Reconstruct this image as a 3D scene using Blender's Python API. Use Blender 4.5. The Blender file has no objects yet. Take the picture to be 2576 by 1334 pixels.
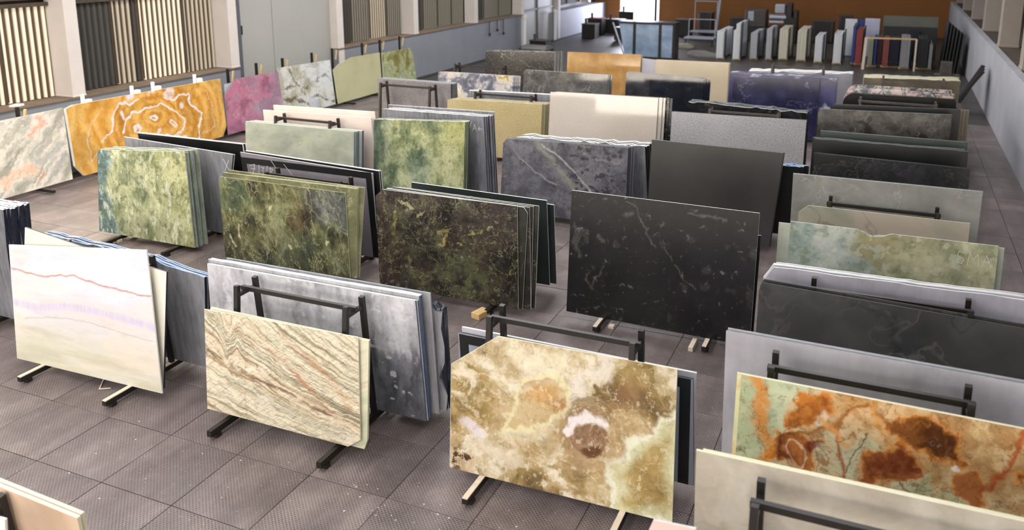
import bpy, bmesh, math, random
import numpy as np
from mathutils import Vector, Matrix
random.seed(7)
SC = bpy.context.scene
COL = SC.collection

# ---------------------------------------------------------------- camera, world, lights, exposure
CAM_F, CAM_PX, CAM_PY, IW, IH = 2142.0, 1326.0, 333.5, 2576.0, 1334.0
PITCH = math.radians(12.465); YAW = math.radians(23.12); CAM_H = 6.0
cd = bpy.data.cameras.new('camera'); cam = bpy.data.objects.new('camera', cd); COL.objects.link(cam)
cam.location = (0, 0, CAM_H)
cam.rotation_euler = (math.pi / 2 - PITCH, 0, YAW)
cd.sensor_width = 36; cd.lens = 36 * CAM_F / IW
cd.shift_x = (IW / 2 - CAM_PX) / IW; cd.shift_y = (CAM_PY - IH / 2) / IW
cd.clip_end = 300
cd.dof.use_dof = True; cd.dof.focus_distance = 12.0; cd.dof.aperture_fstop = 1.05
SC.camera = cam
SC.view_settings.view_transform = 'Standard'; SC.view_settings.look = 'None'
SC.view_settings.gamma = 1; SC.view_settings.use_curve_mapping = False
SC.view_settings.exposure = 0.08
SC.cycles.max_bounces = 6; SC.cycles.diffuse_bounces = 3; SC.cycles.glossy_bounces = 3
SC.cycles.sample_clamp_indirect = 4.0; SC.cycles.use_denoising = True
W = bpy.data.worlds.new('world'); SC.world = W; W.use_nodes = True
W.node_tree.nodes['Background'].inputs[0].default_value = (0.85, 0.9, 1.0, 1)
W.node_tree.nodes['Background'].inputs[1].default_value = 7.0

def area(name, loc, rot, sx, sy, power, col, spread=180):
    l = bpy.data.lights.new(name, 'AREA'); l.shape = 'RECTANGLE'; l.size = sx; l.size_y = sy
    l.energy = power; l.color = col; l.spread = math.radians(spread)
    o = bpy.data.objects.new(name, l); COL.objects.link(o); o.location = loc
    o.rotation_euler = [math.radians(a) for a in rot]
    return o
SKY_X = (-15.5, -8.0, -0.5)
for i, x in enumerate(SKY_X):                       # daylight through the roof lights
    area('roof_daylight', (x, 18, 9.25), (0, 0, 0), 1.5, 46, (2050, 1850, 750)[i], (1.0, 0.98, 0.97))
area('gable_fill', (-8, -6.8, 5.9), (-90, 0, 180), 20, 2.0, 750, (1.0, 0.96, 0.92))     # added front fill from behind the camera, before the blank upper gable
area('side_daylight', (-19.93, 13, 4.2), (0, -90, 0), 3.2, 12, 1100, (1.0, 0.86, 0.70))       # ribbed translucent windows, left
area('door_daylight', (-17.3, 61.5, 2.0), (-90, 0, 0), 2.4, 3.6, 1600, (0.80, 0.82, 1.0))    # open door at the far end

# ---------------------------------------------------------------- helpers
def lin(c):
    if isinstance(c, str):
        c = [int(c[i:i + 2], 16) / 255 for i in (0, 2, 4)]
    return tuple((v / 12.92 if v <= .04045 else ((v + .055) / 1.055) ** 2.4) for v in c)
def L4(c): return tuple(lin(c)) + (1,)

class G:
    def __init__(s, name):
        s.m = bpy.data.materials.new(name); s.m.use_nodes = True; s.t = s.m.node_tree
        s.b = s.t.nodes['Principled BSDF']
    def n(s, typ, **k):
        x = s.t.nodes.new(typ)
        for a, v in k.items(): setattr(x, a, v)
        return x
    def put(s, sock, v):
        if hasattr(v, 'default_value') or isinstance(v, bpy.types.NodeSocket): s.t.links.new(v, sock)
        else:
            if isinstance(v, (tuple, list)) and len(v) == 3 and len(sock.default_value) == 4: v = tuple(v) + (1,)
            sock.default_value = v
    def math(s, op, a, b=0.0, c=0.0, clamp=False):
        x = s.n('ShaderNodeMath', operation=op, use_clamp=clamp)
        s.put(x.inputs[0], a); s.put(x.inputs[1], b); s.put(x.inputs[2], c); return x.outputs[0]
    def vec(s, op, a, b=(0, 0, 0)):
        x = s.n('ShaderNodeVectorMath', operation=op); s.put(x.inputs[0], a)
        if op == 'SCALE': s.put(x.inputs['Scale'], b)
        else: s.put(x.inputs[1], b)
        return x.outputs[0]
    def noise(s, v, scale, detail=4, rough=.55, dist=0.0, color=False):
        x = s.n('ShaderNodeTexNoise'); s.put(x.inputs['Vector'], v); x.inputs['Scale'].default_value = scale
        x.inputs['Detail'].default_value = detail; x.inputs['Roughness'].default_value = rough
        x.inputs['Distortion'].default_value = dist
        return x.outputs['Color' if color else 'Fac']
    def ramp(s, f, stops, interp='LINEAR'):
        x = s.n('ShaderNodeValToRGB'); e = x.color_ramp.elements; x.color_ramp.interpolation = interp
        while len(e) < len(stops): e.new(.5)
        for i, (p, c) in enumerate(stops):
            e[i].position = p; e[i].color = L4(c) if not isinstance(c, float) else (c, c, c, 1)
        s.put(x.inputs[0], f); return x.outputs[0]
    def mix(s, f, a, b, mode='MIX'):
        x = s.n('ShaderNodeMix', data_type='RGBA', blend_type=mode)
        s.put(x.inputs[0], f); s.put(x.inputs[6], a); s.put(x.inputs[7], b); return x.outputs[2]
    def coord(s, rnd=True, rot=0.0, st=(1, 1, 1)):
        tc = s.n('ShaderNodeTexCoord').outputs['Object']
        mp = s.n('ShaderNodeMapping'); s.t.links.new(tc, mp.inputs[0])
        mp.inputs['Rotation'].default_value = (0, math.radians(rot), 0); 
        if rnd:
            oi = s.n('ShaderNodeObjectInfo').outputs['Random']
            cx = s.n('ShaderNodeCombineXYZ'); s.t.links.new(s.math('MULTIPLY', oi, 9.0), cx.inputs[0]); s.t.links.new(s.math('MULTIPLY', oi, 31.0), cx.inputs[2])
            s.t.links.new(s.vec('ADD', tc, cx.outputs[0]), mp.inputs[0])
        return s.vec('MULTIPLY', mp.outputs[0], st)
    def done(s, col, rough=.3, spec=.5, coat=0, bump=None, bstr=.2, metal=0):
        s.put(s.b.inputs['Base Color'], col); s.put(s.b.inputs['Roughness'], rough)
        s.b.inputs['Specular IOR Level'].default_value = spec; s.b.inputs['Coat Weight'].default_value = coat
        s.b.inputs['Metallic'].default_value = metal
        if bump is not None:
            b = s.n('ShaderNodeBump'); b.inputs['Strength'].default_value = bstr; b.inputs['Distance'].default_value = .01
            s.put(b.inputs['Height'], bump); s.t.links.new(b.outputs[0], s.b.inputs['Normal'])
        return s.m

def plain(name, c, rough=.5, var=.12, sc=6, spec=.4, metal=0, bump=0):
    g = G(name); v = g.coord(); n = g.noise(v, sc, 5)
    k = [lin(c)[i] for i in range(3)]
    a = tuple(max(0, x * (1 - var)) for x in k); b = tuple(min(1, x * (1 + var)) for x in k)
    col = g.mix(g.math('MULTIPLY_ADD', n, 2.4, -.7, clamp=True), a, b)
    return g.done(col, rough, spec, metal=metal, bump=g.noise(v, sc * 8, 3) if bump else None, bstr=bump)

def stone(name, stops, sc=1.5, warp=.5, st=(1, 1, 1), rot=0, veins=(), speck=None, rough=.25, spec=.5, detail=7, dust=0, rnd=True, blot=None):
    """polished or sawn stone: banded cloud colour, thin veins, specks"""
    g = G(name); v = g.coord(rnd, rot, st)
    w = g.vec('SCALE', g.vec('SUBTRACT', g.noise(v, sc * .8, 3, color=True), (.5, .5, .5)), warp)
    p = g.vec('ADD', v, w)
    f = g.noise(p, sc, detail, .6)
    col = g.ramp(f, stops)
    if blot:
        c, th, bs = blot
        m = g.math('MULTIPLY', g.math('SUBTRACT', g.noise(g.vec('ADD', p, (5, 2, 7)), bs, 4, .6), th), 14, clamp=True)
        col = g.mix(m, col, lin(c))
    for i, (c, wd, vs, a) in enumerate(veins):
        q = g.vec('ADD', p, (3.1 * i + 1, 7.3, 2.7 * i))
        r = g.math('ABSOLUTE', g.math('SUBTRACT', g.noise(q, vs, 5, .55, .3), .5))
        m = g.math('SUBTRACT', 1.0, g.math('DIVIDE', r, wd), clamp=True)
        m = g.math('MULTIPLY', m, a)
        br = g.math('MULTIPLY_ADD', g.noise(q, vs * .7, 2), 3.2, -1.1, clamp=True)
        col = g.mix(g.math('MULTIPLY', m, br), col, lin(c))
    if speck:
        c1, c2, ss, amt = speck
        n = g.noise(v, ss, 2, .5)
        col = g.mix(g.math('MULTIPLY', g.math('MULTIPLY_ADD', n, 7, -3.9, clamp=True), amt), col, lin(c1))
        col = g.mix(g.math('MULTIPLY', g.math('MULTIPLY_ADD', n, -7, 3.1, clamp=True), amt), col, lin(c2))
    if dust:
        n = g.noise(g.coord(True, 0, (8, 1, 1.2)), 1.6, 6, .7)
        col = g.mix(g.math('MULTIPLY', g.math('MULTIPLY_ADD', n, 3.5, -1.4, clamp=True), dust), col, lin('e8e8ec'))
    rr = g.math('MULTIPLY_ADD', g.noise(v, 3, 3), .12, rough - .06)
    return g.done(col, rr, spec)

def painted(name, rough=.25, sc=9, amt=.16, spec=.5, st=(1, 1, 1), rot=0, fine=None):
    """stone whose figure sits in the face's own colour attribute, with fine grain from nodes"""
    g = G(name); at = g.n('ShaderNodeAttribute', attribute_name='Col').outputs['Color']
    v = g.coord(False, rot, st)
    n = g.noise(v, sc, 8, .65, .6)
    k = g.ramp(n, [(.3, (1 - amt,) * 3), (.5, (1.0,) * 3), (.7, (1.0,) * 3)])
    x = g.mix(1.0, at, k, 'MULTIPLY')
    x = g.mix(g.math('MULTIPLY', g.math('MULTIPLY_ADD', n, 6, -3.6, clamp=True), amt), x, (1, 1, 1), 'SCREEN')
    if fine:
        c, wd, vs, a = fine
        r = g.math('ABSOLUTE', g.math('SUBTRACT', g.noise(v, vs, 6, .6, .5), .5))
        x = g.mix(g.math('MULTIPLY', g.math('SUBTRACT', 1.0, g.math('DIVIDE', r, wd), clamp=True), a), x, lin(c))
    return g.done(x, rough, spec)

# numpy painter ------------------------------------------------
_T = np.random.RandomState(3).rand(256, 256)
def vn(x, y, seed=0):
    x = x + seed * 17.13; y = y + seed * 9.71
    xi = np.floor(x).astype(int); yi = np.floor(y).astype(int); fx = x - xi; fy = y - yi
    fx = fx * fx * fx * (fx * (fx * 6 - 15) + 10); fy = fy * fy * fy * (fy * (fy * 6 - 15) + 10)
    a = _T[xi & 255, yi & 255]; b = _T[(xi + 1) & 255, yi & 255]; c = _T[xi & 255, (yi + 1) & 255]; d = _T[(xi + 1) & 255, (yi + 1) & 255]
    return (a * (1 - fx) + b * fx) * (1 - fy) + (c * (1 - fx) + d * fx) * fy
def fb(x, y, s, o=5, seed=0, g=.55):
    r = 0; a = 1; t = 0
    for i in range(o):
        r = r + a * vn(x * s, y * s, seed + i * 3); t += a; a *= g; s *= 2.03
    return np.clip((r / t - .5) * 1.7 + .5, 0, 1)
def sm(a, b, x):
    t = np.clip((x - a) / (b - a), 0, 1); return t * t * (3 - 2 * t)
class Paint:
    def __init__(s, u, v, warp=.06, ws=3, seed=0):
        s.u0, s.v0 = u, v
        s.u = u + warp * (fb(u, v, ws, 5, seed + 40) - .5) * 2; s.v = v + warp * (fb(u, v, ws, 5, seed + 60) - .5) * 2
        s.u = s.u + .35 * warp * (fb(u, v, ws * 4, 4, seed + 80) - .5) * 2; s.v = s.v + .35 * warp * (fb(u, v, ws * 4, 4, seed + 90) - .5) * 2
        s.c = np.zeros(u.shape + (3,))
    def ramp(s, f, stops):
        xs = [p for p, c in stops]; cs = np.array([lin(c) for p, c in stops])
        s.c = np.stack([np.interp(f, xs, cs[:, i]) for i in range(3)], -1)
    def mixc(s, m, c):
        s.c = s.c * (1 - m[..., None]) + np.array(lin(c)) * m[..., None]
    def mixramp(s, m, f, stops):
        xs = [p for p, c in stops]; cs = np.array([lin(c) for p, c in stops])
        k = np.stack([np.interp(f, xs, cs[:, i]) for i in range(3)], -1)
        s.c = s.c * (1 - m[..., None]) + k * m[..., None]
    def dl(s, pts):
        d = np.full(s.u.shape, 9.0)
        for (ax, ay), (bx, by) in zip(pts[:-1], pts[1:]):
            dx, dy = bx - ax, by - ay; L = dx * dx + dy * dy + 1e-9
            t = np.clip(((s.u - ax) * dx + (s.v - ay) * dy) / L, 0, 1)
            d = np.minimum(d, np.hypot(s.u - ax - t * dx, s.v - ay - t * dy))
        return d
    def line(s, pts, w, c, a=1.0, soft=.6):
        s.mixc(a * (1 - sm(w * (1 - soft), w * (1 + soft), s.dl(pts))), c)
    def blob(s, p, rx, ry, ang=0, soft=.25):
        ca, sa = math.cos(ang), math.sin(ang); x = s.u - p[0]; y = s.v - p[1]
        d = np.hypot((x * ca + y * sa) / rx, (-x * sa + y * ca) / ry)
        return 1 - sm(1 - soft, 1 + soft, d)
    def poly(s, pts, soft=.02):
        ins = np.zeros(s.u.shape, bool); n = len(pts)
        for i in range(n):
            x1, y1 = pts[i]; x2, y2 = pts[(i + 1) % n]
            if y1 == y2: continue
            ins ^= ((y1 > s.v) != (y2 > s.v)) & (s.u < (x2 - x1) * (s.v - y1) / (y2 - y1) + x1)
        d = s.dl(list(pts) + [pts[0]]); d = np.where(ins, d, -d)
        return sm(-soft, soft, d), d

# mesh helpers -------------------------------------------------
def link(name, me, mats, parent=None):
    o = bpy.data.objects.new(name, me); COL.objects.link(o)
    for m in (mats if isinstance(mats, (list, tuple)) else [mats]):
        if m is not None: me.materials.append(m)
    if parent: o.parent = parent
    return o
def empty(name, loc=(0, 0, 0), rz=0):
    o = bpy.data.objects.new(name, None); COL.objects.link(o); o.location = loc; o.rotation_euler = (0, 0, rz); o.empty_display_size = .2
    return o
def tag(o, label=None, cat=None, group=None, kind=None):
    if label: o['label'] = label
    if cat: o['category'] = cat
    if group: o['group'] = group
    if kind: o['kind'] = kind
    return o
class MB:
    def __init__(s): s.b = bmesh.new()
    def box(s, x0, x1, y0, y1, z0, z1, M=None, mi=0):
        vs = [s.b.verts.new((x, y, z)) for x in (x0, x1) for y in (y0, y1) for z in (z0, z1)]
        fs = [(0, 1, 3, 2), (4, 6, 7, 5), (0, 4, 5, 1), (2, 3, 7, 6), (0, 2, 6, 4), (1, 5, 7, 3)]
        for f in fs:
            fc = s.b.faces.new([vs[i] for i in f]); fc.material_index = mi
        if M is not None:
            for v in vs: v.co = M @ v.co
        return s
    def bar(s, a, b, w, d=None, up=(0, 0, 1), mi=0):
        a = Vector(a); b = Vector(b); z = (b - a); L = z.length; z.normalize(); x = Vector(up).cross(z)
        if x.length < 1e-3: x = Vector((1, 0, 0)).cross(z)
        if x.length < 1e-3: x = Vector((0, 1, 0)).cross(z)
        x.normalize(); y = z.cross(x); M = Matrix((x, y, z)).transposed().to_4x4(); M.translation = a
        d = d or w
        return s.box(-w / 2, w / 2, -d / 2, d / 2, 0, L, M, mi)
    def cyl(s, a, b, r, n=12, r2=None, mi=0):
        a = Vector(a); b = Vector(b); z = (b - a); L = z.length; z.normalize()
        q = z.to_track_quat('Z', 'Y').to_matrix().to_4x4(); q.translation = a; r2 = r if r2 is None else r2
        A = [s.b.verts.new(q @ Vector((r * math.cos(t), r * math.sin(t), 0))) for t in [2 * math.pi * i / n for i in range(n)]]
        B = [s.b.verts.new(q @ Vector((r2 * math.cos(t), r2 * math.sin(t), L))) for t in [2 * math.pi * i / n for i in range(n)]]
        for i in range(n):
            f = s.b.faces.new((A[i], A[(i + 1) % n], B[(i + 1) % n], B[i])); f.material_index = mi
        s.b.faces.new(A[::-1]).material_index = mi; s.b.faces.new(B).material_index = mi
        return s
    def build(s, name, mats, parent=None, bevel=0):
        bmesh.ops.recalc_face_normals(s.b, faces=s.b.faces)
        if bevel: bmesh.ops.bevel(s.b, geom=s.b.edges[:], offset=bevel, segments=1, affect='EDGES')
        me = bpy.data.meshes.new(name); s.b.to_mesh(me); s.b.free()
        return link(name, me, mats, parent)

# ---------------------------------------------------------------- materials
def floor_mat():
    g = G('rubber_mat'); v = g.coord(False)
    r = g.n('ShaderNodeMapping'); g.t.links.new(v, r.inputs[0]); r.inputs['Rotation'].default_value = (0, 0, math.radians(45))
    q = g.vec('SCALE', r.outputs[0], 1 / .034)
    sp = g.n('ShaderNodeSeparateXYZ'); g.t.links.new(q, sp.inputs[0])
    fx = g.math('SUBTRACT', g.math('FRACT', sp.outputs[0]), .5); fy = g.math('SUBTRACT', g.math('FRACT', sp.outputs[1]), .5)
    d = g.math('SQRT', g.math('ADD', g.math('MULTIPLY', fx, fx), g.math('MULTIPLY', fy, fy)))
    dot = g.math('MULTIPLY', g.math('SUBTRACT', .31, d), 9, clamp=True)
    wv = g.coord(True)
    n = g.noise(wv, 1.1, 6, .65); n2 = g.noise(wv, 9, 4, .7)
    col = g.ramp(n, [(.3, '5d5452'), (.5, '746967'), (.7, '8e827e')])
    col = g.mix(g.math('MULTIPLY_ADD', n2, 2.2, -1.2, clamp=True), col, lin('8c8280'))
    bd = g.noise(g.coord(True, 0, (2.6, .22, 1)), 1.1, 3, .6); col = g.mix(g.math('MULTIPLY', g.math('MULTIPLY_ADD', bd, 3.4, -1.4, clamp=True), .45), col, lin('463e3e'))
    st = g.math('MULTIPLY', dot, g.math('MULTIPLY_ADD', g.noise(wv, 2.3, 3), 1.8, -.2, clamp=True))
    col = g.mix(g.math('MULTIPLY', st, .92), col, lin('2a2525'))
    lite = g.math('MULTIPLY_ADD', g.noise(wv, 38, 2, .5), 16, -11.2, clamp=True)
    col = g.mix(g.math('MULTIPLY', lite, .6), col, lin('d8d0d0'))
    return g.done(col, g.math('MULTIPLY_ADD', n, .3, .28), .5, bump=g.math('MULTIPLY', dot, -1.0), bstr=.5)
M = {}
M['mat'] = floor_mat()
M['far_floor'] = plain('dark_far_floor', '3f3b38', .45, .3, 1.5, .5)  # darker floor colour towards the far end
M['joint'] = plain('floor_concrete', '2e2827', .7, .15, 3)
M['blue_wall'] = plain('painted_wall_blue_grey', '85888f', .75, .06, 1.2)
M['right_wall'] = plain('painted_wall_pale', 'b0b1b8', .75, .10, .8)
M['plaster'] = plain('column_plaster', 'd6cdc6', .8, .04, 2)
M['plaster_grey'] = plain('column_plaster_grey', '9f968d', .8, .05, 2)
M['panel'] = plain('door_panel', 'a9a8a2', .6, .03, .6)
M['panel_dark'] = plain('door_frame', '5c5e66', .6, .05, 1)
M['sill'] = plain('sill_dust', '7b6a59', .85, .18, 3)
M['dark_brown'] = plain('ledge_brown', '5b4f45', .8, .2, 2)
M['orange'] = plain('orange_wall', '8e5c2c', .7, .10, .5)
M['white_brick'] = plain('white_block', 'c9c4d6', .8, .06, 2)
M['steel'] = plain('black_steel', '1f1b1a', .42, .2, 8, .5)
M['steel_old'] = plain('dark_grey_steel', '4d4642', .5, .25, 8, .5)
M['pad'] = plain('pale_timber_pad', 'd9cbb8', .7, .1, 12)
M['wood'] = plain('pine_wood', 'd2b27c', .6, .12, 10)
M['white_paint'] = plain('white_paint', 'f2efec', .6, .03, 4)
M['chalk'] = plain('chalk', 'dcd9d4', .9, .05, 20)
M['rail'] = plain('window_rail', '4a4038', .6, .2, 3)
M['roof'] = plain('roof_sheet', '8d8d8d', .8, .05, 1)
M['plastic'] = plain('clear_grey_plastic', 'aeb6c2', .25, .1, 9, .6)
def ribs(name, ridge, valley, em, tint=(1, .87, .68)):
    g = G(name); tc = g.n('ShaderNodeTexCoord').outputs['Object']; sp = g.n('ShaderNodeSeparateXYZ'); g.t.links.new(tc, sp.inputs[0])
    k = g.math('MULTIPLY', g.math('ADD', sp.outputs[0], .012), 30, clamp=True)    # ridges stand forward, valleys are coloured darker
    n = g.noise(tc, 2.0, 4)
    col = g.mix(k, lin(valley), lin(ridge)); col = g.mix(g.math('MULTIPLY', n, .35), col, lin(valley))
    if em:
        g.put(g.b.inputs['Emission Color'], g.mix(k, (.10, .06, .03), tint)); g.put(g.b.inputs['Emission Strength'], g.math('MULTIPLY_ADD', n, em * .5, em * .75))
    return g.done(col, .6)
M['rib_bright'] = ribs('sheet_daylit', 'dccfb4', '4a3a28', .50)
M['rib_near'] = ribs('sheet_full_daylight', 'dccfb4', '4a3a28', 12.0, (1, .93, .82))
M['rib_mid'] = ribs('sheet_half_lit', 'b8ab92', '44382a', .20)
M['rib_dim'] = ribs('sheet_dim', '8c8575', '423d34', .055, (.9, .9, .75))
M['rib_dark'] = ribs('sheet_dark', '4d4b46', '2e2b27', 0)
def emit(name, c, s):
    g = G(name); g.put(g.b.inputs['Emission Color'], lin(c)); g.b.inputs['Emission Strength'].default_value = s
    return g.done(lin(c), .5)
M['rooflight'] = emit('roof_light_sheet', 'f4f6fa', 2.2)
def brickm(name, c, j):
    return plain(name, c, .8, .06, 3)

# ---------------------------------------------------------------- building shell
XL, XR, YN, YF = -20.0, 3.36, -7.0, 62.0
def struct(mb, name, mats, **k):
    o = mb.build(name, mats, **k)
    if not k.get('parent'): o['kind'] = 'structure'
    return o
floor = struct(MB().box(XL - 1, 8, YN - .2, YF + .2, -.2, -.022), 'floor', M['joint'])
TW, TD = 1.052, 1.04
def tile_mesh():
    b = MB(); b.box(.0035, TW - .0035, .0035, TD - .0035, -.03, 0)
    return b
tb = tile_mesh(); t0 = tb.build('floor_tile', M['mat'], floor, bevel=.004)
tile_me = t0.data
cells = []
nx0, nx1 = math.floor((XL + 6.81) / TW), math.ceil((XR + 6.81) / TW)
ny0, ny1 = math.floor((YN - 6.03) / TD), math.ceil((YF - 6.03) / TD)
def project(P):
    p = cam.matrix_basis.inverted() @ Vector(P)
    if p.z > -.2: return None
    return CAM_PX + CAM_F * p.x / -p.z, CAM_PY - CAM_F * p.y / -p.z
cam.matrix_basis = Matrix.Translation(cam.location) @ cam.rotation_euler.to_matrix().to_4x4()
for i in range(nx0, nx1):
    for j in range(ny0, ny1):
        x, y = -6.81 + i * TW, 6.03 + j * TD
        p = project((x + TW / 2, y + TD / 2, 0))
        vis = p is not None and -150 < p[0] < 2750 and 0 < p[1] < 1480
        if -20.0 <= x < 3.3: cells.append((math.hypot(x, y) if vis else 999, x, y))
cells.sort()
for k, (d, x, y) in enumerate(cells[:300]):
    o = t0 if k == 0 else t0.copy()
    if k: COL.objects.link(o); o.parent = floor
    o.location = (x, y, random.uniform(-.002, .002)); o.rotation_euler = (0, 0, 0)
rest = MB()
for d, x, y in cells[300:]:
    rest.box(x + .004, min(x + TW - .004, XR - .01), y + .004, y + TD - .004, -.03, 0, None, 1 if y > 31.5 else 0)
tag(rest.build('floor_tile', [M['mat'], M['far_floor']], floor), kind='stuff')

LOW = 1.95
struct(MB().box(XL - .9, XL, YN, 22.32, -.1, LOW).box(XL - .9, XL, 27.86, 46.2, -.1, LOW).box(XL - .9, XL - .0, 51.4, YF, -.1, LOW - .2), 'wall_left', M['blue_wall'])
struct(MB().box(XL - .95, XL + .04, YN, 22.34, LOW, LOW + .035).box(XL - .95, XL + .04, 27.86, 46.2, LOW, LOW + .035), 'trim_1', M['sill'])
for i, y in enumerate((3.9, 9.87, 15.9, 21.93, 27.9, 33.75, 39.9, 46.0, 52.0, 58.0)):
    z0 = LOW + .035 if y not in (27.9, 46.0, 52.0) else -.1
    d = .72 if i < 6 else .6
    b = MB().box(XL - d, XL + .001, y, y + .40, z0, 9.4)
    if z0 > 0: b.box(XL - d - .01, XL + .012, y - .012, y + .412, z0, z0 + .05)
    struct(b, 'trim_%d' % (i + 2), M['plaster'], bevel=.012)
def ribsheet(y0, y1, z0, z1, mat, parent, pitch=.2, X=0):
    bm = bmesh.new(); n = max(1, round((y1 - y0) / pitch)); m = n * 8; V = []
    for i in range(m + 1):
        t = i / m; y = y0 + (y1 - y0) * t; ph = (t * n) % 1.0
        x = X + (.055 * math.sqrt(max(0, 1 - ((ph - .5) / .34) ** 2)) if abs(ph - .5) < .34 else 0) - .03
        V.append((bm.verts.new((x, y, z0 + random.uniform(-.01, .01))), bm.verts.new((x, y, z1))))
    for a, b in zip(V[:-1], V[1:]): bm.faces.new((a[0], b[0], b[1], a[1])).smooth = True
    me = bpy.data.meshes.new('sheet'); bm.to_mesh(me); bm.free()
    return link('sheet', me, mat, parent)
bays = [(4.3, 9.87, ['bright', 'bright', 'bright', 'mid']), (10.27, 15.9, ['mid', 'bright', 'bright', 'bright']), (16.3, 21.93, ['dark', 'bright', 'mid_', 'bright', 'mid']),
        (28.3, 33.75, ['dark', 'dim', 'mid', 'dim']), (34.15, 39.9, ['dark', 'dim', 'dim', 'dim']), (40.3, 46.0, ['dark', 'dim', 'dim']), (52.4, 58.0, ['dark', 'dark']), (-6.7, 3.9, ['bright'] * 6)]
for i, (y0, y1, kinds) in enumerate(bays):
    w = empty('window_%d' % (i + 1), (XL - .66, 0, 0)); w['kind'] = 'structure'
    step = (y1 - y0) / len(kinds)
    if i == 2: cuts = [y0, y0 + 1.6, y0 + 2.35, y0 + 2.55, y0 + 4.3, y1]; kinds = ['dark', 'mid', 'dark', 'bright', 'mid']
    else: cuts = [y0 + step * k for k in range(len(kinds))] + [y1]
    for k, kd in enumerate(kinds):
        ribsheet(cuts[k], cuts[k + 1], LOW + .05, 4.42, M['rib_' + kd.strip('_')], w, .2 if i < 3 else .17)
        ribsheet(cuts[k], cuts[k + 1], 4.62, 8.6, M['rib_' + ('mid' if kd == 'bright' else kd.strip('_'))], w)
    MB().box(.0, .12, y0, y1, 4.42, 4.52).box(.02, .09, y0, y1, 4.60, 4.68).box(-.1, 0, y0, y1, 8.6, 9.4).build('window_rail', M['rail'], w)
    for yy in cuts[1:-1]:
        MB().cyl((.07, yy, LOW + .1), (.07, yy, 8.6), .022, 8).build('mullion', M['rail'], w)
struct(MB().box(XL - .95, XL - .90, YN, YF, -.1, 9.4), 'wall_left_outer', M['rail'])
# large sliding door between the second and third columns
dr = empty('door_1', (XL - .35, 0, 0)); dr['kind'] = 'structure'
for k, (a, b) in enumerate(((22.85, 24.5), (24.5, 26.2), (26.2, 27.9))):
    MB().box(-.04, .02 * (k % 2), a + .006, b - .006, .02, 9.2).build('door_panel', M['panel'], dr, bevel=.008)
MB().box(-.12, .04, 22.33, 22.84, 0, 9.3).build('door_frame', M['panel_dark'], dr)
MB().box(.02, .05, 22.84, 22.9, 3.0, 3.3).build('door_handle', M['steel'], dr)
# second, gated stretch of the left wall far away
dr2 = empty('door_2', (XL - .2, 0, 0)); dr2['kind'] = 'structure'
MB().box(-.05, 0, 46.4, 51.4, 0, 2.1).box(-.05, -.01, 46.4, 51.4, 2.15, 9).build('door_panel', M['panel'], dr2)
MB().box(-.02, .06, 46.4, 51.4, 2.08, 2.18).box(0, .06, 48.8, 48.95, 0, 9).build('door_frame', M['rail'], dr2)

# right side: low wall, ledge, columns and outer wall
struct(MB().box(XR, XR + .22, YN, YF, -.1, 2.4), 'wall_right', M['right_wall'])
struct(MB().box(XR + .22, 7.9, YN, YF, 1.9, 2.36), 'trim_20', M['dark_brown'])
struct(MB().box(7.9, 8.1, YN, YF, 1.9, 9.4), 'wall_right_outer', M['dark_brown'])
for i in range(10):
    y = 3.1 + 6.37 * i
    struct(MB().box(3.62, 4.25, y, y + .62, 2.36, 9.4).box(3.60, 4.27, y - .02, y + .64, 2.36, 2.46), 'trim_%d' % (21 + i), M['plaster_grey'], bevel=.015)
# far wall with an open door at its left end, near gable with high ribbed windows
struct(MB().box(-15.9, 8, YF, YF + .2, -.1, 9.4).box(XL - .9, -18.9, YF, YF + .2, -.1, 9.4).box(-18.9, -15.9, YF, YF + .2, 4.0, 9.4), 'wall_far', M['orange'])
struct(MB().box(XL - .9, 8, YN - .2, YN, -.1, 2.1).box(XL - .9, 8, YN - .2, YN, 4.3, 9.4), 'wall_near', M['plaster'])
w = empty('window_20', (0, YN - .1, 0), math.pi / 2); w['kind'] = 'structure'
for k in range(9):
    ribsheet(20.9 - 3.2 * (k + 1) + .05, 20.9 - 3.2 * k - .05, 2.1, 4.3, M['rib_near'], w, .22)
for k in range(10):
    MB().box(-.12, .02, 20.9 - 3.2 * k - .06, 20.9 - 3.2 * k + .06, 2.1, 4.3).build('mullion', M['rail'], w)
struct(MB().box(-60, 40, YF + .2, YF + 60, -.25, -.05), 'ground', M['right_wall'])
# ceiling with roof-light strips
cb = MB(); xs = [XL - .9] + [v for x in SKY_X for v in (x - .9, x + .9)] + [8.0]
for a, b in zip(xs[0::2], xs[1::2]): cb.box(a, b, YN, YF + .2, 9.4, 9.5)
ceil = struct(cb, 'ceiling', M['roof'])
for x in SKY_X:
    for k in range(6):
        MB().box(x - .9, x + .9, -6 + k * 11.2, -6 + k * 11.2 + 10.9, 9.44, 9.47).build('roof_light', M['rooflight'], ceil)
    MB().box(x - .9, x + .9, YN, YF, 9.48, 9.5).build('roof_sheet', M['roof'], ceil)
for y in range(-2, 62, 6):
    MB().box(XL - .5, 7.5, y, y + .25, 9.28, 9.4).build('roof_beam', M['roof'], ceil)

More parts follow.
